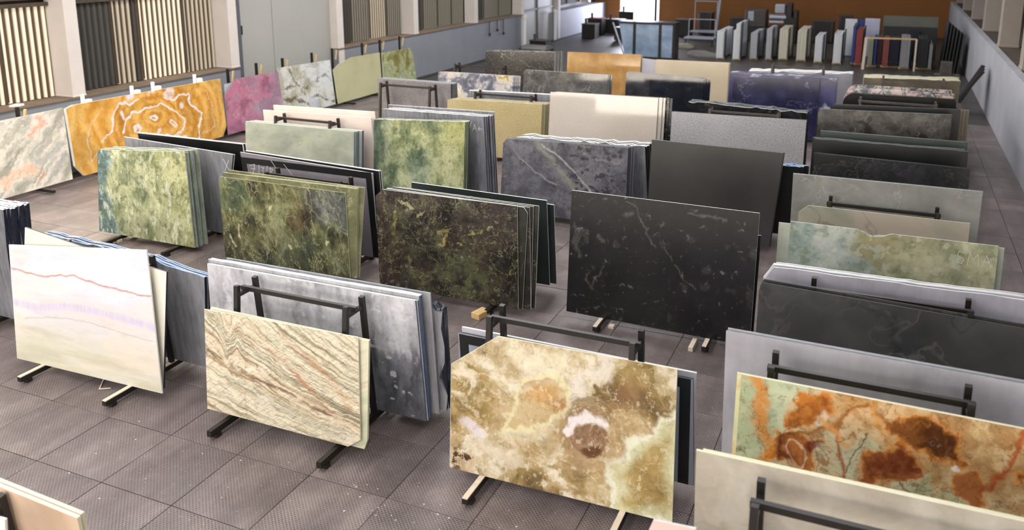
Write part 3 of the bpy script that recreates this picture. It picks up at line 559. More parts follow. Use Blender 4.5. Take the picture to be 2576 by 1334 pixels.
FE={
'white1':dict(red=[(0.04,1.35),(0.14,1.35),(0.29,1.33),(0.50,1.31),(0.69,1.32),(0.86,1.35),(1.00,1.39),(1.10,1.38),(1.26,1.41),(1.44,1.37),(1.60,1.36),(1.77,1.35),(2.10,1.33),(2.41,1.31),(2.61,1.33)],pur=[(0.07,0.85),(0.56,0.84),(1.02,0.94),(1.25,0.95),(1.76,0.95),(2.26,0.94),(2.67,0.88)],fine=[(0.23,0.64),(0.63,0.71),(1.09,0.78),(1.53,0.78),(2.04,0.74),(2.66,0.71)]),
'striped1':dict(rust=[(0.97,1.02),(1.21,0.90),(1.50,0.70),(1.78,0.51),(1.92,0.43)],brn=[(0.48,0.69),(0.86,0.59),(1.16,0.55),(1.40,0.47),(1.73,0.41),(1.87,0.38)],rust2=[(0.32,1.28),(0.54,1.17),(0.82,0.99)],rust3=[(1.16,1.28),(1.35,1.17),(1.66,0.98),(1.97,0.77),(2.17,0.55)],lb=[(0.02,0.82),(0.20,0.77)],bb=[(0.03,0.12),(0.34,0.03),(0.65,0.01)],grn=[(0.35,0.52),(1.01,0.39),(1.59,0.22),(2.06,0.15)]),
'onyx':dict(blob=[(1.63,0.73)],blob2=[(1.65,0.60)],cap=[(1.42,0.73),(1.48,0.86),(1.61,0.95),(1.75,0.91),(1.82,0.89)],ybound=[(2.56,1.21),(2.42,1.12),(2.34,0.90),(2.12,0.83),(2.05,0.64),(1.85,0.49),(1.88,0.30),(1.98,0.23),(1.95,-0.04),(2.66,0.01),(2.59,1.22)],ycont=[(0.86,1.23),(0.78,0.95),(0.68,0.64),(0.99,0.65),(1.21,0.80),(1.44,1.05),(1.39,1.27),(1.18,1.37),(0.86,1.23)],w1=[(0.77,1.55),(0.94,1.42),(1.06,1.54),(1.18,1.43),(1.30,1.53)],w2=[(1.81,1.65),(1.80,1.49),(1.57,1.45),(1.46,1.35),(1.53,1.19),(1.43,1.09)],wl=[(0.27,0.56)],bl=[(0.13,0.10)],or1=[(1.11,1.10)],or2=[(1.32,1.02)],br1=[(2.04,1.25)],line=[(0.02,1.19),(0.36,1.22),(0.62,1.20),(0.78,1.24)],l2=[(0.78,1.24),(1.17,1.35),(1.46,1.44)],ring=[(1.40,0.48),(1.35,0.75),(1.48,0.94),(1.67,1.02),(1.85,0.98),(1.90,0.70),(1.77,0.49),(1.50,0.43)],wl2=[(0.36,0.45),(0.54,0.32),(0.81,0.27)],w3=[(0.64,0.59),(0.93,0.58),(1.13,0.70),(1.40,0.98)],l3=[(1.70,0.28),(1.86,0.18),(1.96,0.12)]),
'redgreen':dict(o1=[(0.50,1.99),(0.83,2.03),(0.85,1.95),(0.67,1.81),(0.47,1.64),(0.39,1.65),(0.43,1.82)],o2=[(0.33,1.61),(0.56,1.63),(0.66,1.52),(0.64,1.31),(0.41,1.30),(0.24,1.30),(0.28,1.47)],dk=[(1.30,1.88),(1.60,1.95),(1.82,1.93),(1.85,1.70),(1.92,1.63),(1.62,1.64),(1.41,1.74)],ru=[(1.10,1.56),(1.29,1.64),(1.39,1.74),(1.52,1.62),(1.57,1.44),(1.25,1.38),(1.12,1.30)],ru2=[(1.81,1.53),(1.96,1.58),(2.02,1.30),(1.83,1.32)],ru3=[(2.23,1.71),(2.38,1.77),(2.40,1.62),(2.26,1.60)],v1=[(0.07,2.06),(0.25,1.91),(0.18,1.61),(0.29,1.41),(0.22,1.27)],v2=[(0.82,1.79),(0.86,1.61),(0.92,1.38),(0.97,1.27)],v3=[(0.56,1.62),(0.80,1.76),(0.97,1.96),(1.12,2.04),(1.31,1.87)],v4=[(1.15,2.04),(1.22,1.85),(1.34,1.68)],v5=[(2.27,2.04),(2.16,1.69),(2.06,1.50),(1.99,1.40)],v6=[(0.95,1.40),(1.03,1.60),(1.12,1.76)],v7=[(1.34,1.45),(1.50,1.31),(1.58,1.26)],v8=[(0.70,1.82),(0.81,1.75),(0.95,1.61)],swirl=[(0.54,1.42)],w=[(0.71,1.81)],mar=[(0.69,1.51)],wh=[(1.79,1.60)]),
'yellow':dict(a=[(0.95,0.77),(1.23,1.02),(1.38,1.36),(1.65,1.66),(1.94,1.63),(2.19,1.48),(2.36,1.56)],b=[(3.29,1.53),(3.59,1.48),(3.88,1.61),(4.17,1.59),(4.25,1.19),(4.55,0.82),(4.37,0.62),(4.15,0.12),(4.08,-0.14)],c=[(1.61,0.82),(1.69,1.01),(2.11,1.27),(2.64,1.30),(3.08,1.35),(3.59,1.15),(3.89,0.85),(3.74,0.61),(3.31,0.47),(3.14,0.48),(3.63,0.41),(3.92,0.16)],d=[(0.52,0.72),(0.55,1.04),(0.80,1.31),(0.99,1.51)],e=[(0.48,0.73),(0.47,0.33),(0.68,0.45)],p=[(2.68,1.03),(2.86,1.02)],p2=[(3.39,0.79)],p3=[(2.20,0.83)],p4=[(1.75,1.25)],p5=[(3.91,1.25)],p6=[(2.92,0.62)],t1=[(2.12,1.73)],t2=[(2.92,1.77)],t3=[(3.47,1.68)],r0=[(2.78,1.01)],f=[(4.83,1.56),(5.02,1.06),(4.90,0.38),(4.37,0.25)]),
'dkgold':dict(g1=[(0.90,1.57),(1.07,1.64),(1.17,1.69)],g2=[(0.44,1.54),(0.62,1.50),(0.76,1.49)],g3=[(0.39,1.32),(0.44,1.13),(0.37,0.93)],g4=[(1.25,1.05),(1.46,1.11),(1.40,0.95)],g5=[(1.22,0.89),(1.53,1.00),(1.77,0.94)],g6=[(1.86,1.17),(2.06,1.22),(2.25,1.37)],g7=[(0.83,1.37),(0.97,1.44),(1.14,1.53)],g8=[(0.20,0.14),(0.27,0.47),(0.41,0.81),(0.70,0.53)],g9=[(2.45,0.18),(2.48,0.40),(2.66,0.64),(2.72,0.77)]),
'greygreen':dict(pur=[(1.94,1.50),(2.86,1.52),(2.92,0.79),(2.23,1.06)],c1=[(0.23,0.44),(0.38,0.24),(0.30,0.31)],c2=[(0.50,0.66),(0.51,0.40)],c3=[(1.24,1.09),(1.28,1.02)],v1=[(1.97,1.52),(2.01,1.30),(2.23,1.04),(2.45,0.97),(2.88,0.75)],v2=[(1.42,1.04),(1.55,0.48),(1.44,0.17)],v3=[(2.36,0.77),(2.56,0.33),(2.84,0.08)],br=[(1.85,1.01)],dk=[(1.23,0.65)],c4=[(1.64,0.43)],c5=[(2.45,0.56)],c6=[(0.27,0.94)]),
'green':dict(bd=[(0.28,1.75),(0.44,1.56),(0.27,1.31),(0.20,0.98),(0.40,0.64),(0.39,0.44),(0.56,0.05)],r1=[(1.01,1.18)],r2=[(2.27,0.96)],r3=[(2.19,1.75)],d1=[(1.41,0.21)],d2=[(2.02,0.91)],w=[(0.05,0.68),(0.28,0.52),(0.36,0.43),(0.49,0.25)]),
'black':dict(a=[(0.95,1.95),(1.09,1.83),(1.27,1.47),(1.38,1.30)],b=[(1.53,1.45),(1.64,1.21),(1.70,1.13)],c=[(1.74,1.04),(1.91,0.88),(2.13,0.70)],d=[(1.96,1.91),(2.21,1.89),(2.45,1.85)],e=[(0.35,0.75),(0.32,0.61),(0.43,0.43),(0.49,0.64),(0.62,0.86)],f=[(0.05,1.30),(0.13,0.98),(0.07,1.50)],g=[(0.90,1.74),(1.00,1.72)],h=[(0.52,1.35),(0.59,1.28)]),
'veined':dict(a=[(1.35,1.65),(1.44,1.58),(1.57,1.39),(1.74,1.22),(1.87,1.03),(1.69,0.64)],b=[(0.84,1.57),(1.18,1.29),(1.62,0.81),(2.00,0.50)],c=[(0.94,1.58),(1.41,1.36),(1.80,1.00),(2.18,0.61)],d=[(0.37,1.34),(0.77,0.98),(1.35,0.73)],e=[(1.86,1.53),(2.23,1.39),(2.76,1.36)],s1=[(2.49,1.55)],s2=[(1.88,1.60)],s3=[(2.04,1.59)],s4=[(1.96,1.38)]),
'brownpat':dict(a=[(0.73,1.57),(0.96,1.31),(1.02,0.99),(1.39,0.67)],b=[(0.20,0.64),(0.75,0.55),(1.49,0.30)],c=[(2.00,1.03),(2.68,1.17),(2.98,0.86)],d=[(1.81,0.54),(2.25,0.37),(2.99,0.08)],e=[(0.17,1.08),(0.87,0.98),(1.85,0.86)],w=[(1.84,0.27)]),
'peach':dict(a=[(2.03,1.75),(2.06,1.59),(1.70,1.44),(1.64,1.39)],b=[(0.75,0.27),(0.98,0.43),(1.45,0.52)],c=[(1.78,0.44),(1.69,0.27)],g=[(0.84,1.20),(1.22,1.43),(1.63,1.71)],g2=[(1.67,0.73),(2.09,0.72),(2.43,0.92),(2.69,1.13)],g3=[(1.85,0.12),(2.10,0.36),(2.57,0.66)],g4=[(1.18,0.80),(1.66,0.91),(2.07,1.04),(2.34,1.53),(2.64,1.77)]),
'greenwide':dict(sp=[(0.83,1.52),(1.14,1.61),(1.01,1.38)],br=[(1.14,1.64),(1.51,1.77),(1.63,1.47),(1.32,1.19)],t=[(0.21,1.38),(0.43,1.19)],e=[(0.86,1.82),(0.92,1.61),(0.83,1.52),(0.94,1.41),(1.11,1.40),(1.18,1.19)]),
}


def resample(pl, ss):
    P = np.array(pl, float); L = np.r_[0, np.cumsum(np.hypot(*(P[1:] - P[:-1]).T))]; L /= L[-1]
    return np.c_[np.interp(ss, L, P[:, 0]), np.interp(ss, L, P[:, 1])], L
def slab_mesh(T, B, th, nx, ny, paint=None, rag=0, seed=0, ragside=0):
    ss = np.linspace(0, 1, nx + 1)
    _, lt = resample(T, ss); _, lb = resample(B, ss)
    ss = np.unique(np.round(np.r_[ss, lt, lb], 5))
    tp, _ = resample(T, ss); bp, _ = resample(B, ss)
    if rag:
        rs = np.random.RandomState(seed)
        tp[:, 1] += np.where((ss > 0) & (ss < 1), (fb(ss * 9, ss * 0 + seed, 1.6, 4, seed) - .5) * 2 * rag, 0)
    n = len(ss); t = np.linspace(0, 1, ny + 1)[:, None]
    U = (1 - t) * bp[:, 0] + t * tp[:, 0]; V = (1 - t) * bp[:, 1] + t * tp[:, 1]
    if ragside and ny > 2:
        j = (fb(V * 6, V * 0 + seed + .5, 1.2, 4, seed + 5) - .5) * 2 * ragside
        U[:, -1] += j[:, -1]
    front = [(U[j, i], 0.0, V[j, i]) for j in range(ny + 1) for i in range(n)]
    nf = len(front); back = [(U[0, i], th, V[0, i]) for i in range(n)] + [(U[-1, i], th, V[-1, i]) for i in range(n)]
    fs = []; mi = []
    a = np.arange(ny)[:, None] * n + np.arange(n - 1)[None, :]
    q = np.stack([a, a + 1, a + n + 1, a + n], -1).reshape(-1, 4)
    fs += q.tolist(); mi += [0] * len(q)
    for i in range(n - 1):
        fs.append([nf + i, nf + n + i, nf + n + i + 1, nf + i + 1]); mi.append(0)
        fs.append([ny * n + i, ny * n + i + 1, nf + n + i + 1, nf + n + i]); mi.append(1)
        fs.append([i, nf + i, nf + i + 1, i + 1]); mi.append(1)
    fs.append([j * n for j in range(ny, -1, -1)] + [nf, nf + n]); mi.append(2)
    fs.append([j * n + n - 1 for j in range(ny + 1)] + [nf + 2 * n - 1, nf + n - 1]); mi.append(2)
    me = bpy.data.meshes.new('stone_slab'); me.from_pydata(front + back, [], fs)
    me.polygons.foreach_set('material_index', mi)
    if paint:
        c = paint(U, V)
        c = np.clip(c, 0, 1).reshape(-1, 3); c = np.r_[c, np.tile(c[:1], (2 * n, 1))]
        at = me.color_attributes.new('Col', 'FLOAT_COLOR', 'POINT')
        at.data.foreach_set('color', np.c_[c, np.ones(len(c))].astype(np.float32).ravel())
    me.update(); return me
def place(o, O, rot, tilt):
    o.matrix_basis = Matrix.Translation(O) @ Matrix.Rotation(math.radians(rot), 4, 'Z') @ Matrix.Rotation(-math.radians(tilt), 4, 'X')
ORD = ['first', 'second', 'third', 'fourth', 'fifth', 'sixth', 'seventh', 'eighth', 'ninth', 'tenth', 'eleventh', 'twelfth', 'thirteenth', 'fourteenth', 'fifteenth', 'sixteenth']
def slab(key, mat, label, edge='edge', th=.022, n=0, gap=.029, du=0.0, desc=None, bmat=None, bedge=None, paint=None, res=None, rag=0, ragside=0, O=None, jit=.012, group=None, side=None):
    o0, rot, tilt, T, B = SL[key]
    if O is None: O = o0
    B = [(u, (max(0, v) if (len(B) > 2 and key in ('striped1', 'striped2', 'yellow')) else 0.0)) for u, v in B]
    T = [(u, v) for u, v in T]
    w = T[-1][0] - T[0][0]
    if res: nx = max(2, int(w * res)); ny = max(2, int(1.8 * res))
    else: nx, ny = (24, 6) if (rag or ragside) else (2, 1)
    me = slab_mesh(T, B, th, nx, ny, paint, rag, len(key) * 3 + ord(key[0]), ragside)
    o = link('stone_slab', me, [mat, S[edge], S[side or edge]]); place(o, O, rot, tilt)
    tag(o, label, 'slab', group, 'thing')
    if n:
        me2 = slab_mesh(T, B, th, 24 if rag else 2, 6 if ragside else 1, None, rag, 77 + len(key), ragside)
        me2.materials.append(bmat or mat); me2.materials.append(S[bedge or edge]); me2.materials.append(S[side or bedge or edge])
        for k in range(n):
            c = bpy.data.objects.new('stone_slab', me2); COL.objects.link(c)
            rj = random.uniform(-jit, jit) * 6
            a = math.radians(rot); g = gap * (k + 1)
            dx = du * (k + 1) + random.uniform(-.025, .02); dz = -abs(random.uniform(0, .0))
            OO = (O[0] - math.sin(a) * g + math.cos(a) * dx, O[1] + math.cos(a) * g + math.sin(a) * dx, O[2] + dz)
            place(c, OO, rot, tilt); c.scale = (1 + random.uniform(-.006, .006), 1, 1 - random.uniform(-.004, .014))
            tag(c, '%s slab back in the stack behind the %s' % (ORD[k], desc), 'slab', group or ('slabs stacked behind the ' + desc), 'thing')
    return o
def strokes(o, lines, w=.008, name='chalk_mark'):
    b = MB()
    for l in lines:
        for (a, c), (d, e) in zip(l[:-1], l[1:]): b.bar((a, -.0025, c), (d, -.0025, e), w, .002, up=(0, 1, 0))
    return b.build(name, M['chalk'], o)

# ---------------------------------------------------------------- painted stone figures
def P_white1(u, v):
    p = Paint(u, v, .012, 4, 1); f = FE['white1']
    n = fb(u, v * 3, .9, 5, 2)
    p.ramp(n, [(.25, 'dad9e3'), (.5, 'e3e2ec'), (.75, 'e8e7ea')])
    low = sm(1.0, .3, v + .12 * (n - .5))
    p.mixramp(low, fb(u * .6, v * 4, 1.3, 5, 5), [(.3, 'c8c5b2'), (.5, 'd1cdb9'), (.7, 'd6d4c8')])
    p.mixc(.35 * sm(.55, .8, fb(u * .7, v * 3, 1.2, 4, 8)), 'ecd9c8')
    d = p.dl(f['red']); p.mixc(.8 * (1 - sm(.007, .018, d)), 'c08a7e')
    pb = f['pur']; d = p.dl(pb); st = vn(u * 55, v * 3, 4)
    p.mixc((1 - sm(.02, .085, d)) * (.25 + .6 * st), 'c4c0e2')
    p.mixc(.5 * (1 - sm(.003, .010, p.dl(f['fine']))), 'b8a58e')
    p.mixc(.30 * (1 - sm(.0, .012, np.abs(fb(u * .4, v * 3, 1.5, 4, 19) - .5))), 'cfc0b0')
    return p.c
def P_striped(u, v):
    f = FE['striped1']; p = Paint(u, v, .03, 2.2, 3)
    a = math.radians(-31); uu = p.u * math.cos(a) + p.v * math.sin(a); vv = -p.u * math.sin(a) + p.v * math.cos(a)
    th = np.tan(np.radians(10 + 20 * np.clip(p.v / 1.3, 0, 1))); vv = p.v + th * (p.u - 1.1) * .9 + .06 * (fb(p.u, p.v, 1.3, 3, 9) - .5); uu = p.u
    cr = np.exp(-((p.u - .42) / .16) ** 2) * sm(.3, .7, p.v); vv = vv + .35 * cr * (fb(p.u * 3, p.v, 1.5, 3, 44) - .2)
    n = fb(uu * .35, vv * 15, 1.7, 7, 6, .72)
    p.ramp(n, [(.15, '8c8068'), (.32, 'b0a68c'), (.45, 'cdc8ae'), (.55, 'ded8c0'), (.68, 'e8e1cc'), (.85, 'd6bf9e')])
    wr = sm(.5, .7, fb(uu * .3, vv * 3, 1.1, 4, 12)); p.mixramp(wr * .6, n, [(.2, 'b08f6e'), (.5, 'd8c3a2'), (.8, 'e9dcc4')])
    gr = 1 - sm(.0, .16, p.dl(f['grn'])); p.mixramp(gr * .5, n, [(.2, '7c806c'), (.5, 'a3a48e'), (.8, 'c9c7b0')])
    for k, w, c, al in (('rust', .026, 'b97b50', .75), ('rust2', .022, 'b98862', .55), ('rust3', .04, 'c79a74', .55), ('brn', .022, '735540', .85), ('lb', .035, '6d5340', .75), ('bb', .028, '8b6648', .7)):
        d = p.dl(f[k]); br = sm(.25, .6, fb(uu * 2, vv * 9, 2, 5, 31))
        p.mixc(al * (1 - sm(w * .5, w * 1.7, d)) * (.35 + .65 * br), c)
    fl = np.abs(fb(uu * .25, vv * 11, 2, 6, 15, .7) - .5); p.mixc(.45 * (1 - sm(0, .035, fl)), '7d735c')
    dk = fb(uu * 2, vv * 14, 3.5, 4, 25); p.mixc(.45 * sm(.72, .84, dk), '6b5b48'); p.mixc(.5 * sm(.74, .86, fb(uu * 2, vv * 10, 2.4, 4, 28)), 'f1ecd8')
    p.mixc(.45 * (1 - sm(0, .010, np.abs(p.u - .62 + .06 * (p.v - .7)))) * sm(.0, 1, fb(u, v, 9, 2, 4)), 'a5805c')
    return p.c
def P_onyx(u, v):
    f = FE['onyx']; p = Paint(u, v, .045, 3.6, 5); n = fb(p.u, p.v, 2.2, 7, 6, .6); n2 = fb(p.u, p.v, 5, 6, 16, .62)
    p.ramp(n, [(.2, '6c5938'), (.38, '8c754b'), (.5, 'a58d60'), (.62, 'b69e74'), (.8, 'c8b28c')])
    p.mixc(.4 * sm(.5, .75, fb(p.u, p.v, 1.1, 4, 21)), 'a08a52')
    # cream clouds through the middle and the lower left
    cl = np.clip(sm(.44, .58, fb(p.u, p.v, 1.7, 6, 33, .6)) + .8 * np.exp(-((p.u - 1.25) / .5) ** 2 - ((p.v - 1.4) / .25) ** 2) * sm(.4, .55, n2), 0, 1); p.mixramp(cl * .8, n2, [(.3, 'baa884'), (.5, 'd6caae'), (.7, 'ebe4d0')]); p.mixc(.5 * (1 - sm(0, .03, np.abs(cl - .5))), 'f0ead2')
    for k, w, c, a in (('w1', .12, 'e8e0c4', .8), ('w2', .10, 'e4ddd2', .75), ('wl2', .09, 'ded3bd', .7), ('w3', .07, 'd9d3b6', .55)):
        d = p.dl(f[k]) + .12 * (n2 - .5); p.mixc(a * (1 - sm(w * .3, w * 1.1, d)), c)
    m, d = p.poly(f['ycont'][:-1], .03); p.mixramp(m * .7, n, [(.2, '9a7e4c'), (.5, 'b59a66'), (.8, 'ccb488')])
    for k, r, c in (('or1', .20, 'cf9a50'), ('or2', .13, 'b87f45')): p.mixc(.6 * p.blob(f[k][0], r, r * .6, .4, .6), c)
    d2 = np.abs(d + .05 * (n2 - .5)); p.mixc(.85 * (1 - sm(.008, .045, d2)), 'e3dcb0')
    m, d = p.poly(f['ybound'], .02); p.mixramp(m, n, [(.2, '8d7646'), (.5, 'a89058'), (.75, 'bfa974')])
    d = np.where(m > .5, np.abs(d), -d)
    p.mixc((1 - sm(.02, .22, np.abs(d + .10 * (n2 - .5)))) * (m > .5) * .85, 'd9dcb8'); p.mixc(.9 * (1 - sm(.004, .05, np.abs(d + .03 * (n2 - .5)))), 'e9ecd6')
    rg = p.blob(f['blob'][0], .34, .36, 0, .5); p.mixramp(rg * .6, n2, [(.3, 'a98a66'), (.7, 'c7ab86')])
    for r in (.33, .42): p.mixc(.2 * (1 - sm(0, .018, np.abs(np.hypot(p.u - f['blob'][0][0], (p.v - f['blob'][0][1]) * .9) - r))), 'd8c7a2')
    p.mixc(.95 * p.blob((f['blob'][0][0], f['blob'][0][1] + .04), .225, .19, -.1, .12), '8a6a4e'); p.mixramp(.8 * p.blob(f['blob'][0], .17, .11, 0, .3), n2, [(.3, '6f5138'), (.7, '9c7f62')])
    p.line(f['cap'], .042, 'ece6e6', .95, .5); p.mixc(.9 * p.blob(f['blob2'][0], .10, .06, .1, .3) * sm(.35, .5, n2), '5a3a1e')
    p.mixc(.5 * p.blob(f['br1'][0], .22, .14, .8, .8), '9a7150'); p.mixc(.85 * p.blob(f['wl'][0], .17, .07, -.15, .4), 'ddd3da')
    b = p.blob(f['bl'][0], .30, .15, -.3, .5); p.mixc(.5 * b, 'd7c1a8'); p.mixc(b * sm(.56, .66, fb(u, v, 9, 4, 71)), '4e3a22')
    for k in ('line', 'l2', 'l3'): p.line(f[k], .006, 'e6d2aa', .8, .9)
    p.mixc(.4 * (1 - sm(0, .02, np.abs(fb(p.u, p.v, 1.6, 5, 91) - .5))), 'd8c8a0'); p.mixc(.35 * sm(.84, .92, fb(u, v, 16, 3, 95)), 'f0e8d2')
    return p.c
def P_rg(u, v):
    f = FE['redgreen']; p = Paint(u, v, .055, 3.2, 8); n = fb(p.u, p.v, 1.8, 6, 7); n2 = fb(p.u, p.v, 6, 6, 17, .65)
    p.ramp(n, [(.2, 'a5a882'), (.4, 'bcbd98'), (.55, 'c9c8a8'), (.7, 'd0bd94'), (.85, 'd2a874')])
    am = sm(.50, .58, fb(p.u * 1.2, p.v, 1.4, 5, 27) + .25 * sm(.25, .6, u) - .1); p.mixramp(am * .75, n2, [(.25, 'a8703a'), (.5, 'c29862'), (.75, 'd2b48a')])
    lg = sm(.62, .35, u - .10 * (v - 1.2)); p.mixramp(lg * .85, n, [(.3, 'aab593'), (.6, 'bcc6a6'), (.8, 'cdd3b6')])
    for k, c1, c2 in (('o1', '8a4a18', 'ba7434'), ('o2', '64301a', 'ac6a34'), ('ru', '6e3018', '9a5830'), ('ru2', '703418', 'a46638'), ('ru3', '6e3018', '945434'), ('dk', '4e2a10', '7c4a20')):
        m, d = p.poly(f[k], .02); m = sm(-.015, .015, d + .10 * (n2 - .5)); ed = (1 - sm(0, .04, np.abs(d + .10 * (n2 - .5))))
        p.mixramp(m, n2, [(.3, c1), (.7, c2)]); p.mixc(.5 * ed, 'd88a3a')
    p.mixc(.85 * p.blob(f['mar'][0], .07, .05, .3, .4), '6a1a14'); p.mixc(.8 * p.blob(f['w'][0], .09, .05, .9, .5), 'e6dcc4')
    c = f['swirl'][0]; r = np.hypot(p.u - c[0], (p.v - c[1]) * .7); p.mixc(.7 * (1 - sm(0, .012, np.abs(r - .07))), 'ecd4b4'); p.mixc(.5 * (1 - sm(0, .008, np.abs(r - .13))), '4a1c08')
    p.mixc(.5 * (1 - sm(0, .008, np.abs(r - .18))), '521f0a')
    for k, w, c in (('v1', .05, 'cd8430'), ('v2', .022, 'a4501c'), ('v3', .02, '9c6228'), ('v4', .03, 'd09a58'), ('v5', .024, 'a44a1c'), ('v6', .008, '5c4430'), ('v7', .012, '7a5a34'), ('v8', .03, 'dda060')):
        p.line(f[k], w, c, .85, .8)
    p.mixc(.75 * (1 - sm(0, .022, np.abs(fb(p.u, p.v, 1.9, 5, 41) - .5))) * sm(.4, .6, fb(u, v, 1.2, 3, 43) + .2 * (u > .5)), '8e5a24')
    p.mixc(.6 * (1 - sm(0, .018, np.abs(fb(p.u, p.v, 3.0, 5, 51) - .5))) * sm(.25, .5, fb(u, v, 1.5, 3, 53)), '6a4020')
    p.mixc(.95 * p.blob(f['wh'][0], .03, .03, 0, .3), 'efe6dc')
    return p.c
def P_yellow(u, v):
    f = FE['yellow']; p = Paint(u, v, .09, 1.6, 11)
    c = f['r0'][0]; r = np.hypot(p.u - c[0], (p.v - c[1]) * 1.25); b = .5 + .5 * np.sin(r * 19 + 5 * fb(p.u, p.v, 1.1, 4, 3))
    n = .5 * b + .5 * fb(p.u, p.v, 2.6, 6, 5)
    p.ramp(n, [(.15, 'c58630'), (.4, 'd69a40'), (.6, 'e0a850'), (.85, 'e8b96c')])
    p.mixc(.5 * sm(.6, .8, fb(p.u, p.v, 1.3, 4, 13)), 'a97422'); p.mixc(.5 * sm(1.9, 2.6, r) * fb(u, v, 3, 4, 6), 'd0b068')
    for k, w, a in (('a', .026, .95), ('b', .026, .95), ('c', .026, .95), ('d', .012, .5), ('e', .012, .5), ('f', .012, .4)): p.line(f[k], w, 'eee6e2', a, .7)
    for k, rx, ry in (('p', .22, .12), ('p2', .16, .12), ('p3', .22, .12)):
        q = f[k]; cx = sum(a for a, _ in q) / len(q); cy = sum(a for _, a in q) / len(q); d = np.hypot((p.u - cx) / rx, (p.v - cy) / ry)
        p.mixc(.9 * (1 - sm(.55, .75, np.abs(d - .0))), 'efe6e0'); p.mixc(1 - sm(.12, .35, d), 'c99245'); p.mixc(.6 * (1 - sm(0, .12, np.abs(d - 1.5))), 'e9c684')
    for k, rx, ry in (('p4', .07, .12), ('p5', .07, .10), ('p6', .08, .05), ('t1', .13, .12), ('t2', .18, .06), ('t3', .20, .13)):
        p.mixc(.9 * p.blob(f[k][0], rx, ry, .5, .3) * (.5 + .5 * sm(.3, .55, fb(u, v, 6, 4, 9))), 'e8dede')
    p.mixc(.4 * (1 - sm(0, .03, np.abs(fb(p.u, p.v, 1.1, 4, 31) - .5))), 'e8c078')
    return p.c
def P_dkgold(u, v):
    f = FE['dkgold']; p = Paint(u, v, .05, 4, 14); n = fb(p.u, p.v, 3.2, 7, 4, .62); n2 = fb(p.u, p.v, 8, 5, 8, .6)
    p.ramp(n, [(.2, '16150f'), (.4, '24211b'), (.55, '322c25'), (.7, '3c3a2c'), (.88, '4f5238')])
    p.mixc(.45 * sm(.55, .75, fb(p.u, p.v, 1.4, 4, 22)), '3a2822'); p.mixc(.5 * sm(1.0, 1.7, v) * n, '554c48')
    for k, w, c in (('g1', .016, 'b3a052'), ('g2', .009, 'b8b48c'), ('g3', .022, '8f8442'), ('g4', .028, '8f8044'), ('g5', .010, 'a89660'), ('g6', .015, 'a09a52'), ('g7', .009, 'a09a70'), ('g8', .016, '6d7040'), ('g9', .014, '8f8a4c')):
        d = p.dl(f[k]) + .10 * (n2 - .42); p.mixc(.75 * (1 - sm(w * .2, w * 1.4, d)), c)
    for s, a, c in ((31, .7, '6d6b48'), (37, .65, '8a8660'), (43, .5, '5e6a4c'), (47, .6, '5a5438'), (53, .55, '756c44')):
        p.mixc(a * (1 - sm(0, .012, np.abs(fb(p.u, p.v, 1.7 + s % 3, 5, s) - .5))) * sm(.4, .65, fb(u, v, 1.6, 3, s + 2)), c)
    return p.c
def P_greygreen(u, v):
    f = FE['greygreen']; p = Paint(u, v, .06, 3, 17); n = fb(p.u * 1.3 + p.v * .3, p.v, 3, 7, 4, .6); n2 = fb(p.u, p.v, 8, 5, 9, .6)
    p.ramp(n, [(.2, '343527'), (.4, '4d4e35'), (.55, '62623f'), (.7, '757650'), (.88, '93946c')])
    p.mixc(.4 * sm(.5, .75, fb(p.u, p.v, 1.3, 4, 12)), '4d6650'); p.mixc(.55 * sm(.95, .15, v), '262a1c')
    m, d = p.poly(f['pur'], .2); p.mixramp(m * .6, n, [(.2, '56565a'), (.6, '737275'), (.85, '8c8a8c')])
    p.mixc(.35 * p.blob(f['br'][0], .25, .4, .2, .9) * sm(.35, .6, n2), '80664a')
    for k, w, c, a in (('v1', .02, '8f957c', .45), ('v2', .04, '84906e', .5), ('v3', .035, '808a66', .6), ('c1', .02, 'cfc9a0', .8), ('c2', .013, 'd6d0a8', .8)): p.line(f[k], w, c, a, .9)
    for k, r in (('c3', .05), ('c4', .045), ('c5', .05), ('c6', .03)): p.mixc(.9 * p.blob(f[k][0], r * .6, r, .4, .3), 'd4cfa4')
    for s, a, c in ((31, .5, '9aa07c'), (37, .45, 'b7b488'), (43, .5, '2c3322')):
        p.mixc(a * (1 - sm(0, .014, np.abs(fb(p.u * 1.4, p.v, 1.7 + s % 3, 5, s) - .5))) * sm(.35, .6, fb(u, v, 1.6, 3, s + 2)), c)
    return p.c
